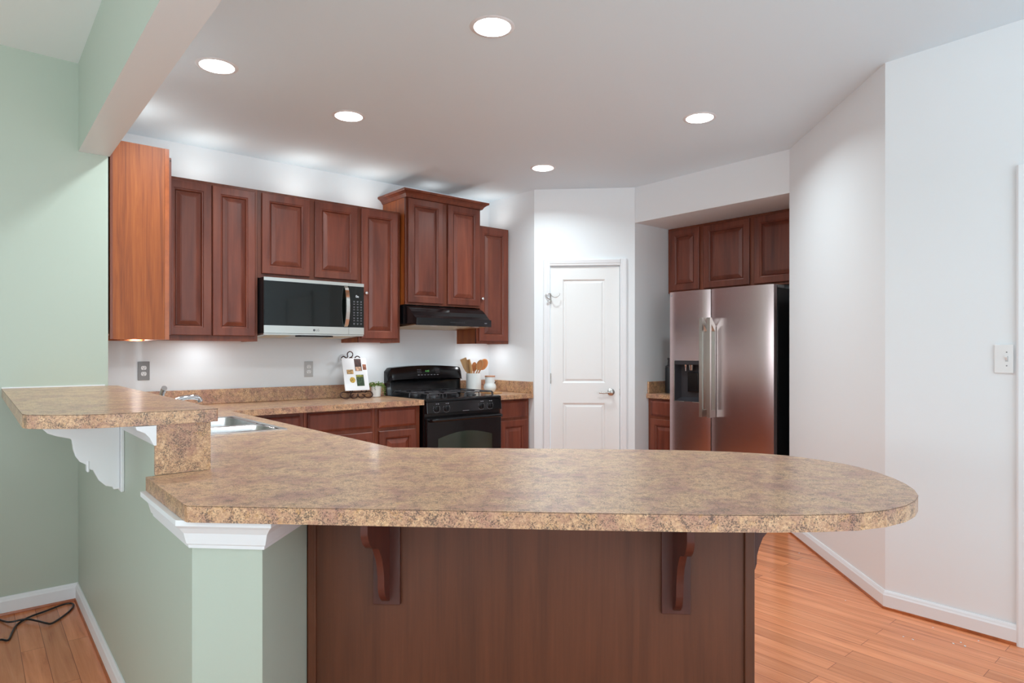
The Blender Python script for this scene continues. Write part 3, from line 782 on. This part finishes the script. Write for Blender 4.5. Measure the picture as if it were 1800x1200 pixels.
bg = g._add(vs, fs).obj('backguard', 'black', t, smooth=True)
def on_bg(z): return -.100 + (z - (.9185 + .150)) * (.022 / .082) - .0030
text_mesh('clock_display', '4:45', .024, 'led_green', bg, (.372, on_bg(1.118), 1.118))
g = G()
for k in range(7):
    g.box(.27 + k * .033, .288 + k * .033, on_bg(1.085), on_bg(1.085) + .001, 1.083, 1.089)
for sx in (.27, .285, .30, .46, .475, .49):
    for zz in (1.105, 1.118, 1.131): g.box(sx, sx + .009, on_bg(zz), on_bg(zz) + .001, zz, zz + .003)
g.obj('keypad_print', 'ink', bg)
# burners and grates
for bx in (.19, .567):
    for by in (-.19, -.47):
        b_ = G().lathe([(.048, .0), (.048, .008), (.036, .012), (.036, .018), (0, .020)], (bx, by, .9182), 20).obj('burner', 'iron', t, smooth=True)
for x0_, x1_ in ((.045, .345), (.412, .712)):
    g = G(); zt = .952; r_ = .0045
    for yy in (-.065, -.33, -.595):
        g.tube([(x0_, yy, .9186), (x0_, yy, zt - .012), (x0_ + .012, yy, zt), (x1_ - .012, yy, zt), (x1_, yy, zt - .012), (x1_, yy, .9186)], r_, 8)
    for xx in (x0_ + .012, (x0_ + x1_) / 2, x1_ - .012):
        g.tube([(xx, -.595, .9186), (xx, -.595, zt - .012), (xx, -.583, zt), (xx, -.077, zt), (xx, -.065, zt - .012), (xx, -.065, .9186)], r_, 8)
    for xx in (x0_ + .075, x1_ - .075):
        for (ya, yb) in ((-.595, -.51), (-.43, -.23), (-.15, -.065)):
            g.tube([(xx, ya, zt), (xx, yb, zt)], r_, 8)
    g.obj('grate', 'iron', t, smooth=True)

# ------------------------------------------------------------------ refrigerator
t = thing('refrigerator', 'side-by-side stainless steel refrigerator in the alcove', 'refrigerator', at(4.462, 3.238), -R45)
Wf = .915; HF = 1.785
G().box(.004, Wf - .004, .085, .76, .02, 1.765).obj('body', 'black', t, bevel=.004)
for fx in (.06, .80):
    for fy in (.14, .68): G().box(fx, fx + .05, fy, fy + .05, 0, .0198).obj('foot', 'blackmat', t)
def bow(x, x0, x1): s_ = 2 * (x - x0) / (x1 - x0) - 1; return .012 * s_ * s_ + .012 * abs(s_) ** 6
def fdoor(x0, x1, z0, z1, hole=None):
    g = G(); xs = sorted(set([x0 + (x1 - x0) * i / 24 for i in range(25)] + ([hole[0], hole[1]] if hole else [])))
    zs = [z0, z1] if not hole else [z0, hole[2], hole[3], z1]
    for i in range(len(xs) - 1):
        for j in range(len(zs) - 1):
            if hole and j == 1 and hole[0] - 1e-6 <= xs[i] and xs[i + 1] <= hole[1] + 1e-6: continue
            g._add([(xs[i], bow(xs[i], x0, x1), zs[j]), (xs[i + 1], bow(xs[i + 1], x0, x1), zs[j]), (xs[i + 1], bow(xs[i + 1], x0, x1), zs[j + 1]), (xs[i], bow(xs[i], x0, x1), zs[j + 1])], [(0, 1, 2, 3)])
    rim = [(x, bow(x, x0, x1)) for x in xs] + [(x1, .070), (x0, .070)]
    for z, in ((z0,), (z1,)):
        g._add([(p[0], p[1], z) for p in rim], [tuple(range(len(rim)))])
    for (xx, yy) in ((x0, bow(x0, x0, x1)), (x1, bow(x1, x0, x1))):
        g._add([(xx, yy, z0), (xx, .07, z0), (xx, .07, z1), (xx, yy, z1)], [(0, 1, 2, 3)])
    g._add([(x0, .07, z0), (x1, .07, z0), (x1, .07, z1), (x0, .07, z1)], [(0, 1, 2, 3)])
    return g
dl = fdoor(.002, .390, .06, HF, (.064, .325, .884, 1.217)).obj('freezer_door', 'steel', t, smooth=True)
dr = fdoor(.397, .912, .06, HF).obj('fridge_door', 'steel', t, smooth=True)
G().box(.004, Wf - .004, .0705, .0795, .06, HF - .004).obj('gasket', 'blackmat', t)
G().box(.01, .13, .08, .20, 1.7655, HF + .004).obj('hinge_cover', 'greysteel', t, bevel=.003)
G().box(Wf - .13, Wf - .01, .08, .20, 1.7655, HF + .004).obj('hinge_cover', 'greysteel', t, bevel=.003)
def fhandle(xc, door):
    side = [(-.076, .775), (-.076, 1.556), (-.052, 1.556), (.004, 1.49), (.004, .775)]
    hole = [(-.052, .83), (-.052, 1.505), (-.012, 1.458), (-.012, .83)]
    g = G()
    # outer loop to inner loop, built as four bars
    g.prism([(-.076, .775), (-.076, 1.556), (-.054, 1.556), (-.054, .775)], xc - .0135, xc + .0135, 'x')
    g.prism([(-.0535, 1.556), (.006, 1.49), (.006, 1.44), (-.0535, 1.505)], xc - .0135, xc + .0135, 'x')
    g.prism([(-.0535, .775), (.006, .775), (.006, .83), (-.0535, .83)], xc - .0135, xc + .0135, 'x')
    g.prism([(-.004, .8305), (.006, .8305), (.006, 1.4395), (-.004, 1.4495)], xc - .0135, xc + .0135, 'x')
    g.obj('handle', 'steel_v', door)
fhandle(.362, dl); fhandle(.432, dr)
dz0, dz1 = .884, 1.217
g = G()
x0, x1, yb = .0645, .3245, .066
q = [(x0, .006, dz0), (x1, .006, dz0), (x1, .006, dz1), (x0, .006, dz1), (x0 + .02, yb, dz0 + .03), (x1 - .02, yb, dz0 + .03), (x1 - .02, yb, dz1 - .02), (x0 + .02, yb, dz1 - .02)]
g._add(q, [(0, 1, 5, 4), (1, 2, 6, 5), (2, 3, 7, 6), (3, 0, 4, 7), (4, 5, 6, 7)])
ds = g.obj('dispenser_recess', 'greydark', dl)
G().box(x0, x1, .004, .03, dz1 - .034, dz1 - .0005).obj('dispenser_hood', 'greydark', ds, bevel=.002)
g = G()
for qd in [(x0 - .004, x0, dz0 - .004, dz1), (x0 - .004, x1, dz0 - .004, dz0)]: g.box(qd[0], qd[1], .0005, .012, qd[2], qd[3])
g.obj('dispenser_trim', 'steel_v', ds)
G().box(.16, .26, .045, .0655, .96, 1.12).obj('dispenser_paddle', 'black', ds, bevel=.004)
G().lathe([(.006, 0), (.008, .03), (.012, .05)], (.15, .035, dz1 - .085), 12).obj('water_spout', 'chrome', ds, smooth=True)
G().lathe([(.016, 0), (.022, .045)], (.205, .035, dz1 - .08), 16).obj('ice_chute', 'nickel', ds, smooth=True)
text_mesh('logo', 'LG', .02, 'ink', dl, (.047, .0115, 1.755))
G().lathe([(.008, 0), (.008, .0006)], (.026, .0135, 1.755), 18, 'y').obj('logo_disc', 'ink', dl)

# ------------------------------------------------------------------ things on the counters
t = thing('cookbook_stand', 'dark scrolled wire cookbook stand left of the stove', 'stand', at(2.375, 4.745, .9142), R45)
zt = 0
g = G(); r_ = .0045
lean = lambda z: .02 + (z - .055) * .29   # y of the leaning back at height z
FW = 1.28
feet = [[(-.075, -.055, .0045), (-.095, -.05, .010), (-.110, -.04, .03), (-.10, -.03, .050), (-.08, -.02, .054), (-.05, -.015, .05), (0, -.012, .05), (.05, -.015, .05), (.08, -.02, .052), (.10, -.03, .048), (.108, -.042, .026), (.092, -.052, .009), (.07, -.055, .0045), (.05, -.056, .014), (.045, -.056, .03)],
        [(-.03, -.058, .036), (-.046, -.058, .016), (-.03, -.058, .0045), (-.008, -.058, .012), (.0, -.055, .038), (.008, -.058, .012), (.03, -.058, .0045), (.046, -.058, .016), (.03, -.058, .036)],
        [(-.075, -.055, .0045), (-.058, -.056, .012), (-.052, -.056, .03)]]
for f_ in feet: g.tube([(p[0] * FW - .012, p[1], p[2]) for p in f_], r_, 8, smooth=4)
for xx in (-.06, .06): g.tube([(xx, -.012, .05), (xx, -.045, .048), (xx, -.058, .052), (xx, -.06, .066)], r_, 8, smooth=3)
g.obj('feet', 'wire', t, smooth=True)
g = G()
for xx in (-.05, .05): g.tube([(xx, .0, .05), (xx, lean(.28), .28)], r_, 8)
g.tube([(0, lean(.2) + .006, .2), (0, .095, .0045)], r_, 8)
g.obj('back_wires', 'wire', t, smooth=True)
def loop(cx, cz, r0, a0, a1, n=16): return [(cx + r0 * math.cos(math.radians(a0 + (a1 - a0) * i / n)), lean(cz), cz + r0 * math.sin(math.radians(a0 + (a1 - a0) * i / n))) for i in range(n + 1)]
g = G()
g.tube([(-.05, lean(.28), .28)] + loop(-.062, .315, .021, -60, 250), r_, 8)
g.tube(loop(-.062, .315, .021, 250, 300) + loop(0, .352, .024, 215, -100) + [(.02, lean(.33), .318)], r_, 8)
g.tube([(.05, lean(.28), .28)] + loop(.06, .315, .023, 240, -70), r_, 8)
g.tube([(-.045, lean(.28), .29), (-.02, lean(.3), .318), (0, lean(.3), .326), (.02, lean(.3), .318), (.045, lean(.28), .29)], r_, 8, smooth=3)
g.obj('scroll_top', 'wire', t, smooth=True)
# recipe book leaning on the stand
t = thing('recipe_book', 'open white recipe page with food photos on the stand', 'book', at(2.375, 4.745, .9142 + .056), R45)
t.rotation_euler = (-math.radians(16.2), 0, R45)
G().box(-.105, .105, -.034, -.022, 0, .268).obj('page_block', 'paper', t)
for nm, (xa, xb, za, zb), col in [('photo', (.0, .060, .160, .262), (62, 26, 20)), ('photo', (.006, .055, .163, .195), (214, 170, 140)), ('photo', (.068, .100, .168, .215), (150, 92, 66)),
                                  ('photo', (-.075, -.018, .135, .172), (186, 146, 92)), ('photo', (-.058, -.01, .06, .112), (206, 166, 62)), ('photo', (.0, .066, .035, .128), (54, 76, 50)), ('photo', (.003, .062, .108, .126), (150, 150, 60))]:
    nme = 'ph%d_%d_%d' % col
    if nme not in M:
        m, nt, p = new_mat('food_photo_print'); mp = coords(nt, (60, 60, 60)); n_ = N(nt, 'ShaderNodeTexVoronoi'); n_.inputs['Scale'].default_value = 1
        L(nt, mp, 0, n_, 'Vector'); c1 = lin(*col); rp_ = ramp(nt, [(.1, tuple(c * 1.5 for c in c1[:3]) + (1,)), (.6, tuple(c * .6 for c in c1[:3]) + (1,))])
        L(nt, n_, 'Distance', rp_, 0); L(nt, rp_, 0, p, 'Base Color'); p.inputs['Roughness'].default_value = .4; M[nme] = m
    yy = -.0345 - (.0004 if (xb - xa) < .065 and (za in (.163, .108)) else 0)
    if col[0] == 206:
        G().lathe([(.024, 0), (.024, .0003)], ((xa + xb) / 2, yy, (za + zb) / 2), 24, 'y').obj(nm, nme, t)
    else:
        G().box(xa, xb, yy, -.0341 if yy > -.0346 else -.0346, za, zb).obj(nm, nme, t)

t = thing('potted_plant', 'small trailing green plant in white pot beside the stove', 'plant', at(2.572, 4.775, .9142), R45)
G().lathe([(.030, 0), (.036, .004), (.044, .085), (.044, .09), (.039, .09), (.037, .075), (0, .073)], (0, 0, 0), 28).obj('pot', 'ceramic', t, smooth=True)
G().lathe([(.0365, .0735), (.02, .082), (0, .084)], (0, 0, 0), 20).obj('soil', 'soil', t)
g = G(); rnd = random.Random(3)
def leaf(p, d, s_):
    d = Vector(d).normalized(); u = d.cross(Vector((rnd.uniform(-1, 1), rnd.uniform(-1, 1), rnd.uniform(-1, 1)))).normalized(); p = Vector(p); nrm = d.cross(u)
    pts = [p, p + d * s_ * .5 + u * s_ * .32, p + d * s_ + nrm * s_ * .1, p + d * s_ * .5 - u * s_ * .32]
    g._add([tuple(q) for q in pts], [(0, 1, 2, 3)])
for k in range(150):
    th = rnd.uniform(0, 2 * PI); rr = .052 * math.sqrt(rnd.random())
    p = (rr * math.cos(th), rr * math.sin(th) * .9, .094 + rnd.uniform(0, .034) - rr * .25)
    leaf(p, (math.cos(th) + rnd.uniform(-.6, .6), math.sin(th) + rnd.uniform(-.6, .6), rnd.uniform(-.3, .9)), rnd.uniform(.012, .019))
for (th, ln) in [(-.15, .100), (.25, .09), (-.5, .07), (-1.2, .055), (-2.2, .04), (.7, .07), (2.6, .035)]:
    pts = []
    for i in range(9):
        s_ = i / 8; rr = .03 + .042 * min(1, s_ * 1.8); pts.append((rr * math.cos(th), rr * math.sin(th), .10 + .012 * math.sin(s_ * PI) - ln * .85 * s_ ** 1.6))
    g.tube(pts, .0011, 5)
    for q in pts[2:]:
        for _ in range(3): leaf(q, (rnd.uniform(-1, 1) + math.cos(th) * .6, rnd.uniform(-1, 1), rnd.uniform(-.8, .5)), rnd.uniform(.009, .014))
tag(g.obj('foliage', 'leaf', t), 'trailing green leaves', kind='stuff')

cx, cy = ab(3.566, 4.755)
t = thing('utensil_crock', 'tall white ceramic crock holding wooden utensils', 'crock', (cx, cy, .9142), R45)
G().lathe([(.066, 0), (.070, .004), (.070, .172), (.068, .176), (.064, .176), (.063, .168), (.063, .012), (0, .010)], (0, 0, 0), 36).obj('vessel', 'ceramic', t, smooth=True)
def utensil(name, label, foot, tip, head, mat):
    """a wooden utensil standing in the crock; head = (kind, half width, length)"""
    f = Vector(foot); p = Vector(tip); d = (p - f).normalized()
    o = thing(name, label, 'utensil', (cx, cy, .9142), math.radians(8), 'wooden utensils in the crock')
    kind, hw, hl = head
    hs = p - d * hl
    G().tube([tuple(f), tuple(f.lerp(hs, .5)), tuple(hs + d * .01)], [.0055, .006, .006], 8).obj('handle', mat, o, smooth=True)
    u = Vector((1, 0, 0)) - d * d.x; u.normalize(); v = d.cross(u)
    if u.cross(d).y > 0: v = -v
    g = G()
    if kind == 'spatula': out = [(-.4, 0), (-.85, .25), (-1, .5), (-1, 1), (1, 1), (1, .5), (.85, .25), (.4, 0)]
    else: out = [(math.sin(-PI + 2 * PI * i / 20) * (1), .5 - .5 * math.cos(-PI + 2 * PI * i / 20)) for i in range(20)]
    n = len(out); vs = []
    for off, k in ((-.004, 1), (.004, 1)):
        for a_, b_ in out:
            dish = -.010 * (1 - a_ * a_) if kind == 'spoon' else 0
            vs.append(tuple(hs + u * (a_ * hw) + d * (b_ * hl) + v * (off)))
    fs = [tuple(range(n)), tuple(range(2 * n - 1, n - 1, -1))] + [(i, (i + 1) % n, (i + 1) % n + n, i + n) for i in range(n)]
    g._add(vs, fs)
    g.obj('blade' if kind == 'spatula' else 'bowl', mat, o, bevel=.0015, smooth=False)
    if kind == 'spoon':
        gg = G(); vs = []
        for a_, b_ in out: vs.append(tuple(hs + u * (a_ * hw * .78) + d * ((.5 + (b_ - .5) * .8) * hl) - v * .0043 if v.y > 0 else hs + u * (a_ * hw * .78) + d * ((.5 + (b_ - .5) * .8) * hl) + v * .0043))
        gg._add(vs, [tuple(range(n))]); gg.obj('hollow', 'spoon2', o)
    return o
utensil('wooden_spatula', 'flat wooden spatula leaning left in the white crock', (.02, -.02, .02), (-.098, -.01, .312), ('spatula', .030, .15), 'spoon1')
utensil('wooden_spatula', 'narrow pale spatula beside the flat one in the crock', (.03, .02, .02), (-.055, .02, .300), ('spatula', .022, .13), 'spoon1')
utensil('wooden_spoon', 'small orange wooden spoon in the middle of the crock', (-.01, .03, .02), (.010, .045, .278), ('spoon', .025, .09), 'spoon2')
utensil('wooden_spoon', 'pale wooden spoon leaning right in the white crock', (-.035, -.02, .02), (.075, -.015, .300), ('spoon', .031, .105), 'spoon1')
utensil('wooden_spoon', 'large warm brown ladle spoon at far right of the crock', (-.04, .01, .02), (.118, .025, .305), ('spoon', .039, .112), 'spoon2')
o = thing('rolling_pin', 'thin wooden rolling pin upright in the crock', 'utensil', (cx, cy, .9142), math.radians(8), 'wooden utensils in the crock')
G().tube([(.0, -.03, .02), (-.02, -.036, .15), (-.032, -.04, .255), (-.034, -.0405, .268), (-.036, -.041, .285), (-.037, -.041, .30)], [.012, .015, .0155, .008, .010, .006], 12).obj('roller', 'spoon1', o, smooth=True)

jx, jy = ab(3.590, 4.54)
t = thing('wooden_coaster', 'small square wooden board under the white jar', 'board', (jx, jy, .9142), R45)
G().box(-.062, .062, -.10, .06, 0, .010).obj('board', 'spoon1', t, bevel=.003)
t = thing('ceramic_jar', 'white round-bellied ceramic jar with wooden lid', 'jar', (jx, jy, .9245), R45)
G().lathe([(.030, 0), (.040, .003), (.054, .025), (.058, .045), (.053, .066), (.045, .078), (.044, .086), (.045, .132), (.0445, .136), (0, .136)], (0, 0, 0), 32).obj('vessel', 'ceramic', t, smooth=True)
G().lathe([(.046, .1365), (.047, .139), (.047, .146), (.045, .149), (0, .150)], (0, 0, 0), 32).obj('lid', 'terra', t, smooth=True)
G().tube([(.012, -.0485, .082), (.027, -.047, .092), (.042, -.040, .100)], .003, 8, smooth=3).obj('clasp', 'greydark', t, smooth=True)

t = thing('coffee_grinder', 'dark cylindrical canister half hidden behind the refrigerator', 'canister', at(4.86, 3.497, .9142), 0)
G().lathe([(.05, 0), (.05, .225), (.046, .232), (0, .232)], (0, 0, 0), 28).obj('body', 'blackmat', t, smooth=True)
G().lathe([(.048, .2325), (.048, .245), (.03, .255), (.026, .30), (.03, .308), (.03, .318), (0, .32)], (0, 0, 0), 24).obj('lid', 'greydark', t, smooth=True)

# ------------------------------------------------------------------ electrical
def outlet(label, a0, a1, z0, z1, pm, rm):
    t = thing('wall_outlet', label, 'outlet', at((a0 + a1) / 2, 4.8995, (z0 + z1) / 2), R45)
    w_, h_ = (a1 - a0) / 2, (z1 - z0) / 2
    G().box(-w_, w_, -.006, 0, -h_, h_).obj('cover_plate', pm, t, bevel=.003)
    for zc in (.02, -.02):
        pts = [(.0165 * math.cos(math.radians(a_)), max(-.0135, min(.0135, .0175 * math.sin(math.radians(a_)))) + zc) for a_ in range(0, 360, 15)]
        rc = G().prism(pts, -.0085, -.0062, 'y').obj('receptacle', rm, t)
        g = G().box(-.0075, -.0055, -.0089, -.0086, zc + .001, zc + .009).box(.0055, .0075, -.0089, -.0086, zc + .001, zc + .009)
        g.lathe([(.0028, 0), (.0028, .0003)], (0, -.0089, zc - .007), 10, 'y').obj('slots', 'slot', rc)
    return t
outlet('grey steel outlet plate on the wall behind the sink', .858, .930, 1.097, 1.223, 'greysteel', 'platewhite')
outlet('pale grey outlet plate on the wall left of the cookbook', 2.008, 2.080, 1.090, 1.213, 'plategrey', 'platewhite')
t = thing('light_switch', 'white light switch plate beside the right-hand casing', 'switch', at(3.5108, .752, 1.257), -R45)
G().box(-.035, .035, -.007, 0, -.064, .064).obj('cover_plate', 'platewhite', t, bevel=.003)
G().box(.0055, .0165, -.0085, -.0072, -.012, .012).obj('toggle_slot', 'plategrey', t)
G().prism([(-.0087, -.006), (-.0087, .006), (-.02, .014), (-.021, .008)], .0075, .0145, 'x').obj('toggle', 'platewhite', t)
for z in (.03, -.03): G().lathe([(.003, 0), (.003, .001)], (.011, -.0083, z), 10, 'y').obj('screw', 'greysteel', t)

P_CAN = 10.5
cans = [((1.783, 2.238), 'recessed ceiling light nearest the viewer, top centre'), ((.959, 3.452), 'recessed ceiling light beside the dropped beam'),
        ((1.783, 3.660), 'recessed ceiling light in front of the microwave cabinets'), ((3.461, 2.275), 'recessed ceiling light in front of the refrigerator wall'),
        ((3.458, 3.697), 'recessed ceiling light in front of the pantry door')]
for (a_, b_), lab in cans:
    t = thing('recessed_light', lab, 'ceiling light', at(a_, b_, ZK), 0, 'recessed ceiling lights')
    G().lathe([(.083, -.0005), (.083, -.004), (.098, -.003), (.101, -.0003), (.083, -.0003)], (0, 0, 0), 36, caps=False).obj('trim_ring', 'trim', t, smooth=True)
    G().lathe([(0, -.012), (.04, -.0105), (.07, -.006), (.0825, -.0010)], (0, 0, 0), 32).obj('lens', 'lamp', t)
    l_ = area('can_beam', (0, 0, -.016), (0, 0, 0), .15, .15, P_CAN, (.85, .985, 1.03), 'DISK'); l_.parent = t
    l_.data.spread = math.radians(150)
P_PUCK = .8
for a_, b_, lab in [(.80, 4.60, 'puck light under the corner cabinet'), (1.22, 4.70, 'puck light under the two-door cabinet'), (2.52, 4.70, 'puck light under the narrow cabinet left of the hood'), (3.66, 4.70, 'puck light under the cabinet right of the hood')]:
    t = thing('puck_light', lab, 'cabinet light', at(a_, b_, ZB + .0295), 0, 'puck lights under the wall cabinets')
    G().lathe([(.034, 0), (.034, -.010), (.029, -.012), (.029, -.004), (.0, -.004)], (0, 0, -.0005), 24).obj('housing', 'platewhite', t, smooth=True)
    G().lathe([(.028, -.0045), (.028, -.010), (0, -.0105)], (0, 0, -.0005), 24).obj('lens', 'puck', t)
    l_ = area('puck_beam', (0, 0, -.016), (0, 0, 0), .05, .05, P_PUCK, (.92, .97, 1.0), 'DISK'); l_.parent = t

P_TOP = .5
for a_, b_, z_, pw, lab in [(.74, 4.35, 2.4305, 1, 'up-facing puck light on top of the corner cabinet'), (1.22, 4.70, 2.4305, 1, 'up-facing puck light on top of the tall two-door cabinet'), (1.93, 4.70, 2.4305, 1, 'up-facing puck light on top of the cabinet over the microwave'),
                        (2.50, 4.70, 2.4305, .9, 'up-facing puck light on top of the narrow cabinet left of the hood'), (3.08, 4.72, 2.5625, .16, 'up-facing puck light on top of the crowned cabinet'), (3.67, 4.70, 2.4305, .8, 'up-facing puck light on top of the cabinet right of the hood')]:
    t = thing('puck_light', lab, 'cabinet light', at(a_, b_, z_), 0, 'puck lights on top of the wall cabinets')
    G().lathe([(.034, 0), (.034, .010), (.029, .012), (.029, .004), (.0, .004)], (0, 0, 0), 24).obj('housing', 'platewhite', t, smooth=True)
    G().lathe([(.028, .0045), (.028, .010), (0, .0105)], (0, 0, 0), 24).obj('lens', 'puck', t)
    l_ = area('puck_beam', (0, 0, .016), (PI, 0, 0), .05, .05, P_TOP * pw, (1, .97, .92), 'DISK'); l_.parent = t

# ------------------------------------------------------------------ console the cable runs to, just left of the view
t = thing('media_console', 'dark wooden media console against the green wall, left of the cable', 'console', at(-1.72, 3.46), R45)
G().box(0, 1.28, .0, .50, .08, .78).obj('body', 'darkwood', t, bevel=.004)
G().box(-.015, 1.295, -.015, .51, .7805, .805).obj('top', 'darkwood', t, bevel=.004)
for k in range(4): G().box(.02 + (k % 2) * 1.18, .08 + (k % 2) * 1.18, .02 + (k // 2) * .40, .08 + (k // 2) * .40, 0, .0795).obj('leg', 'darkwood', t)
for k in range(3): 
    d = G().box(.01 + k * .422, .425 + k * .422, -.018, -.0005, .10, .765).obj('door', 'darkwood', t, bevel=.003)
    G().lathe([(.008, 0), (.012, -.02), (0, -.024)], (.38 + k * .422, -.0182, .45), 14, 'y').obj('knob', 'nickel', d, smooth=True)

# ------------------------------------------------------------------ pale rug sheets, added unseen on the floor to bounce neutral light
tag(G().prism(poly((-3.4, -3.1), (3.2, -3.1), (3.2, -.1), (-3.4, -.1)), .0005, .012).obj('reflector', 'reflector', bevel=.003), 'large pale rug added on the floor behind the viewer to bounce light', 'reflector')
tag(G().prism(poly((-3.4, -.05), (-.2, -.05), (-.2, 3.0), (-3.4, 3.0)), .0005, .012).obj('reflector', 'reflector', bevel=.003), 'pale rug added on the floor left of the bar to bounce light', 'reflector')
# ------------------------------------------------------------------ cable and flakes on the floor
pts = [(.02, 3.55), (.097, 3.645), (.129, 3.621), (.149, 3.717), (.169, 3.796), (.216, 3.867), (.285, 3.905), (.350, 3.945), (.385, 3.948), (.400, 3.925), (.392, 3.870), (.356, 3.792), (.297, 3.712), (.271, 3.710), (.242, 3.767), (.202, 3.826), (.149, 3.830), (.120, 3.893), (.09, 3.955), (.02, 3.96)]
zz = [.006] * len(pts)
for i in range(13, 17): zz[i] = .014
g = G().tube([ab(*p) + (z,) for p, z in zip(pts, zz)], .0045, 8, smooth=5)
tag(g.obj('power_cable', 'cable', smooth=True), 'black cable looped on the floor in the far left corner', 'cable')

# white paint flakes on the plank floor
rnd = random.Random(5)
for (px, py, r_) in [(1.498, 4.226, 0.004), (1.452, 3.443, 0.003), (1.528, 3.025, 0.005), (1.556, 2.998, 0.006), (1.716, 3.136, 0.004), (1.713, 2.972, 0.007), (1.752, 2.986, 0.005), (1.749, 2.953, 0.007), (1.841, 3.01, 0.004)]:
    n = 6
    pts = [(r_ * rnd.uniform(.6, 1.2) * math.cos(2 * PI * k / n), r_ * rnd.uniform(.35, .8) * math.sin(2 * PI * k / n)) for k in range(n)]
    o = tag(G().prism(pts, 0, .001).obj('paint_flake', 'trim'), 'tiny white paint flake lying on the plank floor near the right baseboard', 'flake', 'paint flakes on the floor')
    o.location = (px, py, .0005); o.rotation_euler = (0, 0, rnd.uniform(0, 6))
